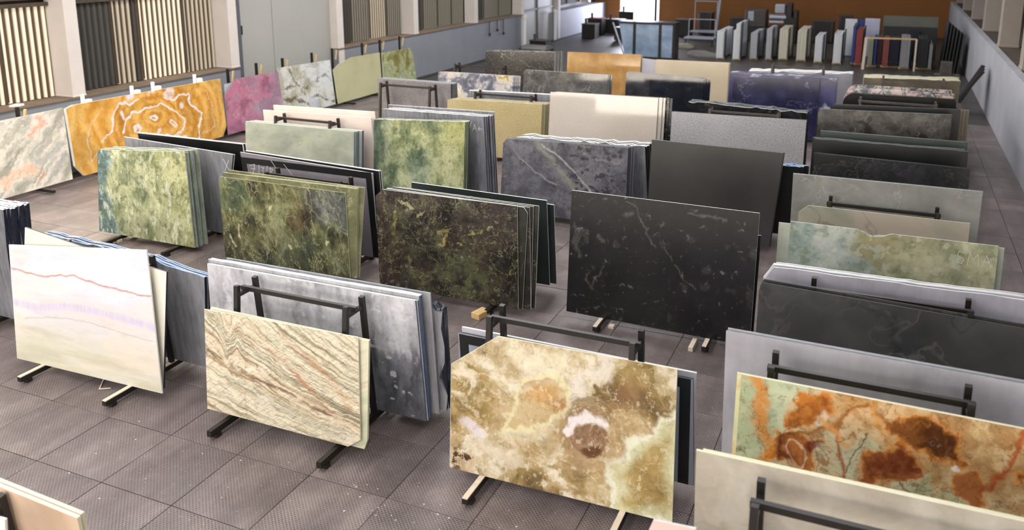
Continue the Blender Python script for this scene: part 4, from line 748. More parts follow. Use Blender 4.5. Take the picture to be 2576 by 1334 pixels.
def P_green(u, v):
    f = FE['green']; p = Paint(u, v, .06, 3.5, 20); n = fb(p.u, p.v * .8, 3, 7, 4, .62); n2 = fb(p.u, p.v, 8, 5, 9, .62)
    p.ramp(n, [(.2, '74805c'), (.4, '939c76'), (.55, 'a9ae88'), (.72, 'b9bc92'), (.88, 'cdcfa8')])
    p.mixramp(.6 * sm(1.2, 2.3, u + .3 * (v - 1)), n, [(.2, '8c8b55'), (.5, 'b3b27a'), (.8, 'cfce98')])
    xb = np.interp(v, [q[1] for q in f['bd']][::-1], [q[0] for q in f['bd']][::-1]); m = sm(.12, -.08, p.u - xb)
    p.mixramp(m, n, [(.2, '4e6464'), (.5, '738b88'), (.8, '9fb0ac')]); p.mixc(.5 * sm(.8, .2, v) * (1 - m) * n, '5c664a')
    p.line(f['w'], .02, 'c3cfcc', .7, .9)
    p.mixc(.5 * p.blob(f['d1'][0], .22, .2, 0, .8), '55603e'); p.mixc(.45 * p.blob(f['d2'][0], .25, .3, .7, .8), '66703f')
    rs = np.random.RandomState(5); W_ = u.max(); H_ = v.max()
    cs = [(f['r1'][0], .06), (f['r2'][0], .09), (f['r3'][0], .07)] + [((rs.rand() * W_, rs.rand() * H_), .02 + .06 * rs.rand()) for _ in range(70)]
    for c, r in cs:
        d = np.hypot(p.u - c[0], (p.v - c[1]) * .85); p.mixc(.5 * (1 - sm(0, .016, np.abs(d - r))), '5c6a48')
    p.mixc(.5 * sm(.7, .82, fb(u * 1.4, v * .6, 9, 4, 55)), 'e0e4cc'); p.mixc(.5 * sm(.72, .84, fb(u * 1.2, v, 7, 4, 65)), '4c5a40')
    return p.c
def P_black(u, v):
    f = FE['black']; p = Paint(u, v, .05, 4, 23); n = fb(p.u, p.v, 2, 6, 4)
    p.ramp(n, [(.2, '0a0b0c'), (.5, '101112'), (.8, '181819')]); p.mixc(.35 * sm(1.1, 2.0, v), '262524')
    for k, w, a in (('a', .012, .5), ('b', .007, .7), ('c', .007, .7), ('d', .022, .55), ('e', .018, .35), ('f', .02, .35), ('g', .03, .5), ('h', .02, .5)): p.line(f[k], w, '686560', a, .9)
    p.mixc(.35 * (1 - sm(0, .008, np.abs(fb(p.u, p.v, 1.5, 5, 61) - .5))) * sm(.5, .7, fb(u, v, 1.3, 3, 63)), '6a6864')
    p.mixc(.35 * sm(.84, .9, fb(u, v, 3.4, 5, 71)), '4a4845')
    return p.c
def P_veined(u, v):
    f = FE['veined']; p = Paint(u, v, .035, 4, 26); n = fb(p.u, p.v, 3, 7, 4, .65)
    p.ramp(n, [(.2, '45464d'), (.5, '57575f'), (.8, '6c6c73')])
    for k, w, c, a in (('b', .055, '83847c', .9), ('c', .018, 'a6a6a2', .9), ('d', .012, '9a9a98', .9), ('e', .02, '85847f', .6)): p.line(f[k], w, c, a * 1, .9)
    dk = sm(.78, .82, fb(u * 1.5, v * 2, 5.5, 3, 33)) * sm(1.3, 2.0, u + .3 * v); p.mixc(.8 * dk, '25262b')
    for k in ('s1', 's2', 's3', 's4'): p.mixc(.8 * p.blob(f[k][0], .07, .04, 0, .3), '25262b')
    p.mixc(.5 * (1 - sm(0, .012, np.abs(fb(p.u, p.v, 1.8, 5, 61) - .5))) * sm(.45, .65, fb(u, v, 1.3, 3, 63)), '85858a')
    return p.c
def P_brownpat(u, v):
    f = FE['brownpat']; p = Paint(u, v, .08, 3, 29); n = fb(p.u, p.v, 2.2, 7, 4)
    p.ramp(n, [(.25, '9c9a88'), (.45, 'b3b09f'), (.6, 'bfbdb0'), (.8, 'cfd0cb')]); p.mixramp(.6 * sm(1.0, 2.6, u) * sm(.6, 1.2, v), n, [(.3, 'aeb4b4'), (.7, 'd3d7d8')])
    for k, w, c, a in (('a', .045, '6a5c40', .8), ('b', .07, '5e4a30', .85), ('c', .05, '6b716c', .7), ('d', .03, '494740', .8), ('e', .02, '5e5138', .75)):
        d = p.dl(f[k]) + .10 * (fb(u, v, 6, 5, 66) - .5); p.mixc(a * (1 - sm(w * .3, w * 1.3, d)), c)
    p.mixc(.7 * p.blob(f['w'][0], .18, .3, .5, .6), 'c9cedb'); p.mixc(.6 * (1 - sm(0, .016, np.abs(fb(p.u, p.v, 1.5, 5, 61) - .5))), '6f634a')
    return p.c
def P_peach(u, v):
    f = FE['peach']; p = Paint(u, v, .10, 1.8, 32)
    a = math.radians(38); uu = p.u * math.cos(a) + p.v * math.sin(a); vv = -p.u * math.sin(a) + p.v * math.cos(a); n = fb(uu * .35, vv * 1.6, 1.9, 7, 4, .6)
    p.ramp(n, [(.2, 'a9a596'), (.36, 'c9c4b4'), (.5, 'e2dac9'), (.62, 'eee3d2'), (.75, 'dcd6c6'), (.88, 'b4b3a8')])
    for k, w, c, al in (('g', .06, 'b8b5a2', .7), ('g2', .10, 'b3b3ab', .7), ('g3', .12, 'a3a49e', .75), ('g4', .045, 'b5b6a6', .7), ('a', .12, 'e8a98c', .75), ('b', .16, 'ecc09a', .7), ('c', .055, 'e08a5c', .8)):
        d = p.dl(f[k]) + .12 * (fb(u, v, 4, 4, 66) - .5); p.mixc(al * (1 - sm(w * .3, w * 1.2, d)), c)
    p.mixc(.6 * (1 - sm(0, .02, np.abs(fb(uu * .4, vv * 1.6, 2.2, 5, 61) - .5))), 'f6efe2')
    return p.c
def P_pink(u, v):
    p = Paint(u, v, .10, 2, 35); n = fb(p.u, p.v, 1.7, 7, 4, .6)
    p.ramp(n, [(.2, '86586c'), (.4, 'a3677e'), (.55, 'b5768c'), (.7, 'ac8092'), (.88, 'a58d9c')]); p.mixc(.55 * sm(.9, 1.4, v) * sm(1.9, .6, u), 'bf6a82')
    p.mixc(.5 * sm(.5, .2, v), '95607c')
    for s, a, w in ((31, .7, .03), (37, .55, .018), (43, .4, .012)): p.mixc(a * (1 - sm(0, w, np.abs(fb(p.u, p.v * .7, 1.5 + s % 3, 5, s) - .5))) * sm(.35, .6, fb(u, v, 1.2, 3, s + 2)), 'd9a9b8')
    p.mixc(.6 * sm(.66, .74, fb(p.u, p.v, 2.1, 5, 77)), '8c7686')
    return p.c
def P_greenwide(u, v):
    f = FE['greenwide']; p = Paint(u, v, .06, 2.6, 38); n = fb(p.u, p.v, 2.2, 7, 4, .62)
    p.ramp(n, [(.2, '75847c'), (.45, '92a097'), (.6, 'a4ada3'), (.85, 'b8bdb2')])
    x0 = np.interp(v, [q[1] for q in f['e']][::-1], [q[0] for q in f['e']][::-1]); m = sm(-.05, .05, p.u - x0)
    p.mixramp(m, n, [(.2, '6b6f52'), (.4, '888b6b'), (.6, 'a0a080'), (.85, 'b3b290')]); p.mixc(.7 * p.blob(f['sp'][1], .30, .24, .2, .5) * (.4 + .6 * n), '9b8a60'); p.mixc(.55 * p.blob(f['br'][1], .38, .2, .2, .7), '998f6c')
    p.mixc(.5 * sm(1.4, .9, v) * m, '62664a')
    p.mixc(.5 * sm(.7, .82, fb(u, v, 7, 5, 65)), '6f7a5e'); p.mixc(.35 * sm(.7, .82, fb(u, v, 8, 5, 85)), 'ccd0bd')
    return p.c

def P_gray2(u, v):  # streaks and stains, with shade painted into the lower part
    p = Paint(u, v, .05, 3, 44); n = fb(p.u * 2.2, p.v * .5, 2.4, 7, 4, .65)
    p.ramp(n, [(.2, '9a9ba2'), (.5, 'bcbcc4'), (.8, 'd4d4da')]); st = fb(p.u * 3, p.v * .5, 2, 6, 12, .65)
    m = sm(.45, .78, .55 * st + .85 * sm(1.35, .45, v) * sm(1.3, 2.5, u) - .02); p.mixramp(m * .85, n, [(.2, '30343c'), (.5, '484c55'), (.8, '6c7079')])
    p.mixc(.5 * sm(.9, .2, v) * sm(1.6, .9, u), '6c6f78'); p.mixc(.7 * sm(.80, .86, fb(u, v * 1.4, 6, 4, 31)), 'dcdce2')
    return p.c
def P_green2(u, v):
    p = Paint(u, v, .07, 3.2, 48); n = fb(p.u, p.v * .7, 3, 7, 4, .62); x = u + .35 * (fb(u, v * .5, 1.6, 4, 7) - .5) * 2
    p.ramp(n, [(.2, '4c5a44'), (.4, '6f7c5c'), (.55, '8c956c'), (.7, 'a5aa7e'), (.88, 'bcbf96')])
    p.mixramp(sm(.9, .2, x) * .85, n, [(.2, '2c3a36'), (.5, '4a5c54'), (.8, '7c8c80')]); p.mixramp(.6 * np.exp(-((x - 1.2) / .35) ** 2) * sm(1.6, .6, v), n, [(.2, '4a625c'), (.5, '6a8478'), (.8, '8fa498')])
    p.mixc(.5 * sm(1.6, 2.3, x) * sm(1.0, 1.7, v), 'a8a65e')
    for s, a, c in ((31, .55, '2f3c30'), (37, .5, '3f4c36'), (43, .5, 'c3c89c')):
        p.mixc(a * (1 - sm(0, .018, np.abs(fb(p.u, p.v * .8, 2.2 + s % 3, 5, s) - .5))) * sm(.35, .6, fb(u, v, 1.6, 3, s + 2)), c)
    return p.c
H = {}
H['white'] = painted('cream_onyx', .13, 5, .04, .5, (.5, 1, 2))
H['striped'] = painted('striped_gneiss', .3, 16, .22, .5, (.5, 1, 2.4), 31)
H['onyx'] = painted('brown_onyx', .22, 11, .14, .45, fine=('ecdcb4', .005, 2.2, .6))
H['rg'] = painted('green_rust_onyx', .10, 12, .2, .4, fine=('6e4420', .006, 2.4, .7))
H['yellow'] = painted('amber_onyx', .3, 7, .10)
H['dkgold'] = painted('dark_gold_marble', .22, 13, .35, .5, fine=('8f8a64', .009, 2.6, .7))
H['greygreen'] = painted('olive_marble', .25, 10, .34, .5, (1.4, 1, .7), 20, fine=('b9b992', .010, 2.4, .75))
H['green'] = painted('green_fossil_marble', .28, 12, .28, .5, (1.3, 1, .8), 10, fine=('4d5a40', .012, 4.2, .5))
H['black'] = painted('black_marble', .30, 9, .2)
H['veined'] = painted('veined_grey_marble', .40, 16, .2, .4, fine=('8d8d90', .006, 2.2, .6))
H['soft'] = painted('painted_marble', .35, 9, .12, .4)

# ---------------------------------------------------------------- racks
def rack(x1, x2, yc, h, label, hb=.84, old=False, pads='', feet=True):
    """A-frame slab rack: two floor rails, two pairs of leaning legs, spreaders, top bar"""
    m = M['steel_old'] if old else M['steel']
    r = empty('slab_rack', ((x1 + x2) / 2, yc, 0)); tag(r, label, 'rack', 'A-frame racks holding the slabs'); cx = (x1 + x2) / 2
    def B_(f, name, mat=m): 
        b = MB(); f(b); return b.build(name, mat, r)
    for x in (x1 - cx, x2 - cx):
        rl = B_(lambda b: b.box(x - .035, x + .035, -hb, hb, .05, .115), 'base_rail')
        for y in (-hb + .12, 0, hb - .12): MB().box(x - .05, x + .05, y - .04, y + .04, 0, .05).build('rail_foot', m, rl)
        if pads: MB().box(x - .032, x + .032, -hb + .002, hb - .002, .116, .128).build('rail_pad', M['pad'] if pads == 'pale' else m, rl)
        for s in (-1, 1):
            B_(lambda b: b.bar((x, s * .33, .11), (x, s * .165, h), .06, up=(1, 0, 0)), 'leg')
        B_(lambda b: b.bar((x, -.18, h - .13), (x, .18, h - .13), .045), 'spreader')
        B_(lambda b: b.bar((x, -.27, .62), (x, .27, .62), .04), 'brace')
    B_(lambda b: b.box(x1 - cx - .05, x2 - cx + .05, -.05, 0, h - .11, h - .055), 'top_bar')
    B_(lambda b: b.box(x1 - cx, x2 - cx, -.03, .03, .055, .11), 'lower_bar')
    return r
rack(-10.75, -9.13, 8.02, 1.80, 'black steel rack holding the white onyx slab with the red line', pads='pale')
rack(-7.33, -5.69, 8.0, 1.79, 'black steel rack standing open behind the striped cream slab', pads='dark')
rack(-3.83, -2.19, 8.08, 1.97, 'black steel rack with its top bar clear above the brown onyx slab', pads='pale')
rack(-14.7, -12.85, 8.0, 1.8, 'black steel rack at the left edge behind the blue edged stack')
rack(-.76, .90, 7.72, 2.17, 'black steel rack just behind the green and rust onyx slab')
rack(-.62, 1.06, 5.83, 2.02, 'black steel rack in front of the beige slab, nearest the camera on the right')
rack(-.63, 1.11, 10.53, 1.90, 'black steel rack showing two post tops behind the charcoal slab', hb=.6)
rack(-.70, .95, 13.1, 1.6, 'black steel rack hidden behind the wide green slab')
rack(-.72, .95, 14.92, 1.74, 'black steel rack between the pinkish slab and the silver slab', hb=.62)
rack(-14.3, -12.75, 12.52, 1.65, 'black steel rack between the fossil green stack and the dark fanned slabs')
rack(-10.63, -8.96, 12.52, 1.80, 'black steel rack showing two posts above the olive green slabs')
rack(-7.25, -5.75, 12.6, 1.55, 'black steel rack inside the dark gold veined stack')
rack(-3.9, -2.18, 12.6, 1.75, 'black steel rack with pale topped rails under the big black slab', pads='pale', hb=.76)
rack(-14.11, -12.46, 17.05, 1.78, 'black steel rack between the pale green slab and the pink white slab')
rack(-10.6, -9.2, 17.08, 1.7, 'black steel rack inside the deep green and grey stacks')
rack(-7.1, -5.5, 17.15, 1.45, 'black steel rack under the veined grey slab')
rack(-3.9, -2.3, 17.12, 1.4, 'black steel rack behind the plain dark slab')
rack(-13.85, -12.18, 21.5, 1.98, 'black steel rack standing empty in front of the dull grey stack')
rack(-10.80, -9.06, 21.68, 1.89, 'black steel rack with its top bar behind the gold granite stack')
rack(-7.7, -6.1, 21.7, 1.5, 'black steel rack behind the fine beige granite slab')
rack(-4.10, -2.41, 21.68, 1.89, 'dark steel rack in front of the rough topped dark stack', old=True)
rack(-14.05, -12.24, 26.6, 1.89, 'black steel rack standing above the blue and gold marble')
rack(-10.7, -9.1, 26.6, 1.5, 'black steel rack behind the polished grey marble')
rack(-7.2, -5.5, 26.6, 1.6, 'black steel rack behind the polished navy slab')
rack(-3.44, -1.88, 28.4, 2.22, 'dark steel rack with its thin top bar over the white topped stack', old=True)
rack(-7.68, -6.02, 3.58, 1.85, 'black steel rack post at the bottom left corner of the view')
rack(-.6, 1.1, 18.3, 1.5, 'dark steel rack behind the dark marble slab by the right wall', old=True, hb=.6)
rack(-.7, .9, 19.75, 1.5, 'dark steel rack inside the long black stack by the right wall', old=True, hb=.6)
rack(-.9, .9, 22.6, 1.55, 'dark steel rack behind the brown breccia slabs', old=True)
rack(-.6, 1.2, 23.75, 2.05, 'dark steel rack in front of the rounded banded bundle', old=True, hb=.5)
rack(-.10, 1.5, 26.85, 2.22, 'dark steel frame standing in front of the worn beige stack', old=True, hb=.5)
rack(-14.0, -12.3, 30.6, 1.5, 'black steel rack behind the black stack of the back row')
rack(-10.5, -9.0, 30.6, 1.5, 'black steel rack behind the amber granite slab')
rack(-7.4, -5.8, 30.6, 1.5, 'black steel rack behind the cream limestone slab')

# ---------------------------------------------------------------- slabs, row by row
o = slab('white1', H['white'], 'large white onyx slab with a thin red line and a violet band', 'edge_lit_white', .02, paint=P_white1, res=88)
slab('white2', S['white_a'], 'cream slab with a slanting top edge behind the white onyx slab', 'edge_dblue', .03)
slab('leftstack', S['blue_grey'], 'grey front slab of the blue edged stack at the left edge', 'edge_lit_white', .04, n=8, gap=.045, desc='grey slab at the left edge', rag=.012, ragside=.05, jit=.02, side='edge_dblue')
slab('bluegray', S['blue_grey'], 'blue grey slab with blue taped top standing behind the white onyx', 'edge_sky', .02, n=4, gap=.03, desc='blue taped grey slab', rag=.025, bedge='edge_sky', side='edge_dblue')
slab('striped1', H['striped'], 'cream and green striped slab with diagonal rust bands', 'edge_cream', .02, paint=P_striped, res=130)
slab('striped2', S['striped_a'], 'striped cream slab jutting out right behind the diagonal rust banded one', 'edge_cream', .02, n=1, desc='second striped cream slab')
slab('gray2a', H['soft'], 'long pale grey slab with worn, shade-painted face behind the open rack', 'edge', .02, paint=P_gray2, res=70, bmat=S['grey_sawn'], n=1, gap=.026, desc='long pale grey worn slab', side='edge_blue')
slab('gray2b', S['grey_sawn'], 'thin grey slab with chipped white top behind the long worn grey slab', 'edge', .02, n=2, gap=.03, desc='chipped white topped grey slab', rag=.008, side='edge_blue')
slab('gray2c', S['grey_sawn'], 'clear topped grey slab sticking out furthest right of the worn grey stack', 'edge_grey', .02)
slab('rag', S['grey_sawn'], 'short ragged grey slab with blue edge at the right of the worn grey stack', 'edge_dblue', .03, n=5, gap=.036, desc='ragged grey blue edged slab', rag=.03, ragside=.07)
slab('onyx', H['onyx'], 'brown and gold onyx slab with a cut corner and a dark brown eye', 'edge_cream', .022, n=1, gap=.03, desc='brown onyx slab with the dark eye', bmat=S['onyx_a'], bedge='edge', paint=P_onyx, res=165)
o = slab('rear3a', S['blue_inset'], 'slab with blue grey mesh back and black border behind the brown onyx', 'edge_dark', .02)
def border(o, T, w, mat, y=-.002, notch=True):
    u0, u1, h = T
    MB().box(u0, u1, y, 0, h - w, h).box(u0, u0 + w, y, 0, 0, h - w).box(u1 - w, u1, y, 0, 0, h - w).build('border', mat, o)
border(o, (.06, 2.84, 1.345), .12, S['black_frame'])
slab('rear3b', S['pale_grey'], 'pale slab with blue white top behind the black bordered slab', 'edge', .022, n=1, desc='pale blue white topped slab')
slab('beige', S['cream_grey'], 'beige grey slab with a pale crack, nearest the camera on the right', 'edge_cream', .022, n=1, gap=.035, du=.03, desc='nearest beige grey slab')
slab('wood', S['wood_slab'], 'pinkish cream slab at the bottom left corner of the view', 'edge_cream', .03, n=1, gap=.04, desc='pinkish cream corner slab')
slab('wood2', S['white_a'], 'white slab corner peeking in at the bottom left edge', 'edge_lit_white', .02)
slab('pink_low', S['pink_pale'], 'pale pink slab top just showing at the bottom edge of the view', 'edge', .02)
slab('redgreen', H['rg'], 'polished green and rust orange onyx slab in the lower right', 'edge_cream', .02, n=1, gap=.03, du=-.03, desc='green and rust onyx slab', bmat=S['rg_a'], paint=P_rg, res=140)
slab('lgray', S['pale_grey'], 'long pale lavender grey slab behind the green and rust onyx', 'edge_grey', .02, n=2, gap=.028, desc='long lavender grey slab')
slab('brown', S['charcoal'], 'long charcoal slab with cell like veins on the right', 'edge_dark', .022, n=4, gap=.035, desc='charcoal cell veined slab')
slab('lgray2', S['pale_grey'], 'long pale grey slab behind the charcoal slab, with a notched left corner', 'edge', .022, n=5, gap=.032, desc='notched pale grey slab', rag=.01)
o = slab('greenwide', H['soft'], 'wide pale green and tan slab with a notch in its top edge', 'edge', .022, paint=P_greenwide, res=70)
strokes(o, [[(2.34, 1.66), (2.28, 1.68), (2.27, 1.62), (2.35, 1.58), (2.33, 1.51), (2.26, 1.52)], [(2.40, 1.50), (2.42, 1.68), (2.47, 1.58), (2.52, 1.67), (2.54, 1.50)], [(2.58, 1.50), (2.63, 1.67), (2.69, 1.50)], [(2.60, 1.57), (2.67, 1.57)]], .005)
x, y, z = SL['greenwide'][0]
slab('greenwide', S['pale_green'], 'pale teal slab jutting out left behind the notched green slab', 'edge', .022, O=(x - .17, y + .032, z - .05))
slab('greenwide', S['pale_green'], 'green slab jutting out right behind the notched green slab', 'edge', .022, O=(x + .08, y + .064, z - .04))
slab('pinkish', S['pinkish'], 'pinkish tan slab with a cut corner behind the notched green slab', 'edge_cream', .022)
slab('gray3', S['gray3'], 'mottled silver grey slab behind the pinkish tan slab', 'edge_grey', .022, n=1, desc='mottled silver slab')
slab('dkmarble', S['dk_marble'], 'very dark marble slab with faint ochre flecks by the right wall', 'edge_dark', .03, n=2, gap=.04, du=.04, desc='dark ochre flecked slab')
slab('blackt', S['near_black'], 'plain black slab with pale top edge by the right wall', 'edge_grey', .03, n=5, gap=.04, du=-.02, desc='plain black pale topped slab', rag=.01)  # top edge in a paler grey than the face
x, y, z = SL['blackt'][0]
slab('blackt', S['dark_green'], 'dark slab with grey top leaning behind the plain black stack', 'edge_grey', .03, O=(x + .02, y + .75, z + .03), n=2, gap=.045, desc='grey topped leaning slab')
slab('breccia', S['breccia'], 'brown breccia slab with dark round patches', 'edge_grey', .03, n=3, gap=.04, du=.01, desc='brown breccia slab')
slab('breccia', S['near_black'], 'brown black slab standing behind the breccia slab to the right', 'edge_grey', .03, O=(-1.28, 22.85, .13), n=3, gap=.04, du=.06, desc='brown black slab', bmat=S['brown_worn'])
slab('tanbox', S['brown_worn'], 'worn brown slab inside the dark frame at the back right', 'edge_cream', .04, n=13, gap=.06, desc='worn brown slab', bmat=S['tan_box'], rag=.02)
slab('blue', S['blue'], 'violet blue granite slab in the back', 'edge_lit_white', .025)
slab('bluebig', S['blue_white'], 'larger white edged blue slab behind the violet blue one', 'edge_lit_white', .03, n=6, gap=.06, desc='larger white edged blue slab', rag=.02)
slab('bluerear', S['pale_grey'], 'pale slab of the white topped stack behind the violet blue granite', 'edge_lit_white', .04, n=9, gap=.07, desc='pale white topped slab', rag=.04)
o = slab('granite', S['granite'], 'salt and pepper grey granite slab, right of the fine beige granite', 'edge', .022, n=2, gap=.03, desc='salt and pepper granite', bedge='edge_dark', bmat=S['near_black'])
slab('graniteR', S['dk_marble'], 'dark slab with a rough broken top behind the salt and pepper granite', 'edge', .03, n=8, gap=.05, desc='rough topped dark slab', rag=.035, bedge='edge_grey')
slab('dkgrey', S['plain_dark'], 'plain dark grey slab standing behind the big black one', 'edge_grey', .03, n=1, gap=.04, du=.01, desc='plain dark grey slab', bedge='edge_dark')
slab('dkgreyR', S['near_black'], 'black slab with blue white plastic top right of the plain dark slab', 'edge_sky', .03, n=4, gap=.05, du=.03, desc='blue white topped black slab', rag=.03, side='edge_dark')
slab('beigegr', S['beigegr'], 'large polished fine beige granite slab with window reflections', 'edge', .022, n=2, gap=.05, du=.09, desc='fine beige granite', side='edge_grey')
x, y, z = SL['beigegr'][0]
slab('beigegr', S['black_vein'], 'black veined slab at the right end of the beige granite stack', 'edge_dark', .03, O=(x + .25, y + .2, z), n=1, gap=.04, du=.06, desc='black veined end slab')
slab('tangr', S['tangr'], 'gold speckled granite slab', 'edge_lit_white', .025, n=8, gap=.045, du=.02, desc='gold speckled granite', rag=.012, bedge='edge', side='edge_grey')
slab('tangrR', S['blue_grey'], 'grey slab with a white edge behind the gold granite stack', 'edge_lit_white', .03, n=2, gap=.045, desc='white edged grey slab')
slab('navy', S['navy'], 'polished navy black slab reflecting a striped window', 'edge', .025, n=5, gap=.035, du=.035, desc='polished navy black slab', bedge='edge', side='edge_blue')
slab('graypol', S['graypol'], 'polished grey veined marble slab with bright reflections', 'edge', .025, n=3, gap=.03, du=.03, desc='polished grey veined marble', bedge='edge', side='edge_blue')
slab('multi', S['multi'], 'blue white and gold swirled marble slab', 'edge', .025, n=4, gap=.04, du=.04, desc='blue and gold swirled marble', bedge='edge', side='edge_blue')
slab('grayR', S['grey_gran'], 'dull grey granite slab behind the empty rack', 'edge_grey', .03, n=6, gap=.045, du=.012, desc='dull grey granite slab', bedge='edge_grey', ragside=.02, side='edge_dblue')
slab('blackbox', S['black_vein'], 'black slab with one white vein in the back row', 'edge_lit_white', .03, n=9, gap=.06, du=.012, desc='black white veined slab', rag=.02)
slab('orange', S['amber'], 'amber brown granite slab in the back row', 'edge_cream', .03, n=3, gap=.04, desc='amber brown granite')
slab('cream', S['cream'], 'cream limestone slab in the back row', 'edge_cream', .03, n=3, gap=.04, du=.012, desc='cream limestone slab')
slab('creamL', S['pale_grey'], 'narrow pale grey slab left of the cream limestone', 'edge_lit_white', .03, n=2, gap=.05, desc='narrow pale grey slab')
slab('green2', H['green'], 'deep green marble slab with dark cell outlines', 'edge_lit_white', .03, n=3, gap=.04, du=.012, desc='deep green marble', bmat=S['green_a'], bedge='edge_lit_white', rag=.01, paint=P_green2, res=80, side='edge_dblue')
o = slab('gray4', S['blue_grey'], 'dusty grey slab with chalk writing behind the deep green marble', 'edge_lit_white', .025, n=5, gap=.045, du=.026, desc='chalk marked dusty grey slab', rag=.012, ragside=.015, bedge='edge_lit_white', side='edge_dark')
strokes(o, [[(2.02, 1.75), (2.08, 1.82), (2.12, 1.76), (2.02, 1.64), (2.13, 1.64)], [(2.20, 1.64), (2.20, 1.82)], [(2.26, 1.64), (2.26, 1.82)], [(2.30, 1.60), (2.38, 1.86)], [(2.41, 1.64), (2.46, 1.80), (2.51, 1.64)], [(2.43, 1.70), (2.49, 1.70)], [(2.66, 1.70), (2.55, 1.70), (2.60, 1.75)], [(2.55, 1.70), (2.60, 1.65)]], .012)
slab('gray4b', S['blue_grey'], 'thin grey slab with a chipped white top behind the chalk marked one', 'edge_lit_white', .02, O=(-11.22, 17.76, .13))
slab('greygreen2', S['pale_green'], 'pale grey green slab in the third row', 'edge', .022, n=6, gap=.04, du=.022, desc='pale grey green slab', bedge='edge_lit_white', side='edge_blue')
slab('pinkwhite', S['pinkwhite'], 'smooth pinkish white slab behind the pale grey green one', 'edge_lit_white', .025, n=1, desc='pinkish white slab')
slab('pinkwhite2', S['pinkwhite'], 'taller pinkish white slab at the back of the pinkish white stack', 'edge_lit_white', .03, O=(-14.63, 17.6, .13))
o = slab('blk3a', S['blue_grey'], 'grey backed black slab marked with a chalk X', 'edge', .02, n=1, desc='slab marked with an X', bmat=S['near_black'])
strokes(o, [[(3.04, 1.68), (3.20, 1.40)], [(3.20, 1.68), (3.04, 1.42)]], .010)
slab('blk3b', S['near_black'], 'black slab with a white edge fanned out behind the X marked slab', 'edge_lit_white', .02, O=(-14.81, 13.40, .13), n=3, gap=.03, desc='fanned black slab')
o = slab('g73b', S['grey_inset'], 'black bordered slab with grey mesh back and chalk writing 7/3/B', 'edge', .02)
border(o, (.0, 3.06, 1.74), .13, S['black_frame'])
strokes(o, [[(.20, 1.58), (.33, 1.62), (.26, 1.42)], [(.22, 1.52), (.34, 1.52)], [(.40, 1.40), (.44, 1.62)], [(.48, 1.57), (.55, 1.57), (.50, 1.51), (.56, 1.46), (.48, 1.42)], [(.60, 1.40), (.64, 1.62)], [(.70, 1.41), (.70, 1.58), (.77, 1.55), (.71, 1.50), (.79, 1.45), (.70, 1.41)]], .011)
strokes(o, [[(.75, 1.74), (1.05, 1.30)], [(1.05, 1.70), (1.42, 1.25)]], .007)
slab('g73c', S['near_black'], 'black slab sticking out right behind the 7/3/B slab', 'edge_lit_white', .02, n=1, desc='black slab behind 7/3/B')
slab('dkgold', H['dkgold'], 'dark brown marble slab with gold and cream flecks', 'edge_lit_white', .02, paint=P_dkgold, res=115)
for k, (kk, nm) in enumerate((('dkgold2', 'cut cornered dark slab directly behind the gold flecked marble'), ('dkgold3', 'third dark slab from the front of the gold flecked stack'), ('dkgold4', 'fourth dark slab from the front of the gold flecked stack'), ('dkgold5', 'last dark slab of the gold flecked stack before the rack'))):
    slab(kk, S['gold_a'], nm, 'edge_lit_white', .02, O=(SL[kk][0][0], 11.985 + .035 * k, .13))
slab('dkgoldR', S['dark_green'], 'dark green backed slab jutting out right behind the gold flecked stack', 'edge_lit_white', .02)
slab('dkgoldR2', S['dark_green'], 'outermost dark slab right of the gold flecked stack', 'edge_lit_white', .02)
slab('black', H['black'], 'large black marble slab with faint grey veins', 'edge_lit_white', .022, paint=P_black, res=80)
slab('blackR', S['near_black'], 'narrow showing black slab with blue plastic behind the large black marble', 'edge_sky', .03, O=(-4.26, 12.33, .13), side='edge_dark')
slab('veined', H['veined'], 'grey slab crossed by a pale diagonal vein with black spots', 'edge_grey', .025, n=4, gap=.045, du=.022, desc='diagonal veined grey slab', bmat=S['veined_a'], bedge='edge_grey', paint=P_veined, res=95, side='edge_dark')
slab('veinedR', S['blue_grey'], 'blue grey slab with a rough white top behind the diagonal veined slab', 'edge_lit_white', .03, n=8, gap=.05, du=.008, desc='rough white topped slab', rag=.03, side='edge_dark', bmat=S['near_black'])
slab('green', H['green'], 'green fossil marble slab, blue grey at its left side', 'edge_cream', .03, n=7, gap=.042, du=.008, desc='green fossil marble', bmat=S['green_a'], bedge='edge_lit_white', side='edge_grey', paint=P_green, res=95, rag=.008, ragside=.01)
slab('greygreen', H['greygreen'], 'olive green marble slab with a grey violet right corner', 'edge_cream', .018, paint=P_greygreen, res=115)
for k, (kk, nm) in enumerate((('greygreen_b', 'olive slab sticking out right behind the olive green marble'), ('greygreen_c', 'third olive slab of the fanned olive stack'), ('greygreen_d', 'last olive slab of the fanned stack beside the rack posts'))):
    slab(kk, S['olive_a'], nm, 'edge_cream', .018, O=(SL[kk][0][0], 11.98 + .03 * k, .13))
# slabs leaning on the left wall
slab('peach', H['soft'], 'cream and grey wavy slab with peach patches on the left wall', 'edge_lit_white', .02, paint=P_peach, res=60)
slab('yellow', H['yellow'], 'long amber yellow onyx slab with white rings leaning on the wall', 'edge_lit_white', .02, n=1, gap=.03, desc='amber yellow onyx', bmat=S['white_a'], paint=P_yellow, res=70)
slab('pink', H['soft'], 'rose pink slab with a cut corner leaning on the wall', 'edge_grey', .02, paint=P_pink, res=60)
slab('pinkback', S['pale_grey'], 'pale lavender slab behind the rose pink slab on the wall', 'edge', .02)
slab('brownpat', H['soft'], 'white grey slab with brown branching veins leaning on the wall', 'edge_lit_white', .02, O=(-18.985, 23.09, .13), paint=P_brownpat, res=55)
slab('olive', S['olive'], 'soft olive slab with a rounded corner leaning on the wall', 'edge_cream', .02)
slab('greenpat', S['greenpat'], 'olive swirled slab, farthest one leaning on the left wall', 'edge_cream', .02)

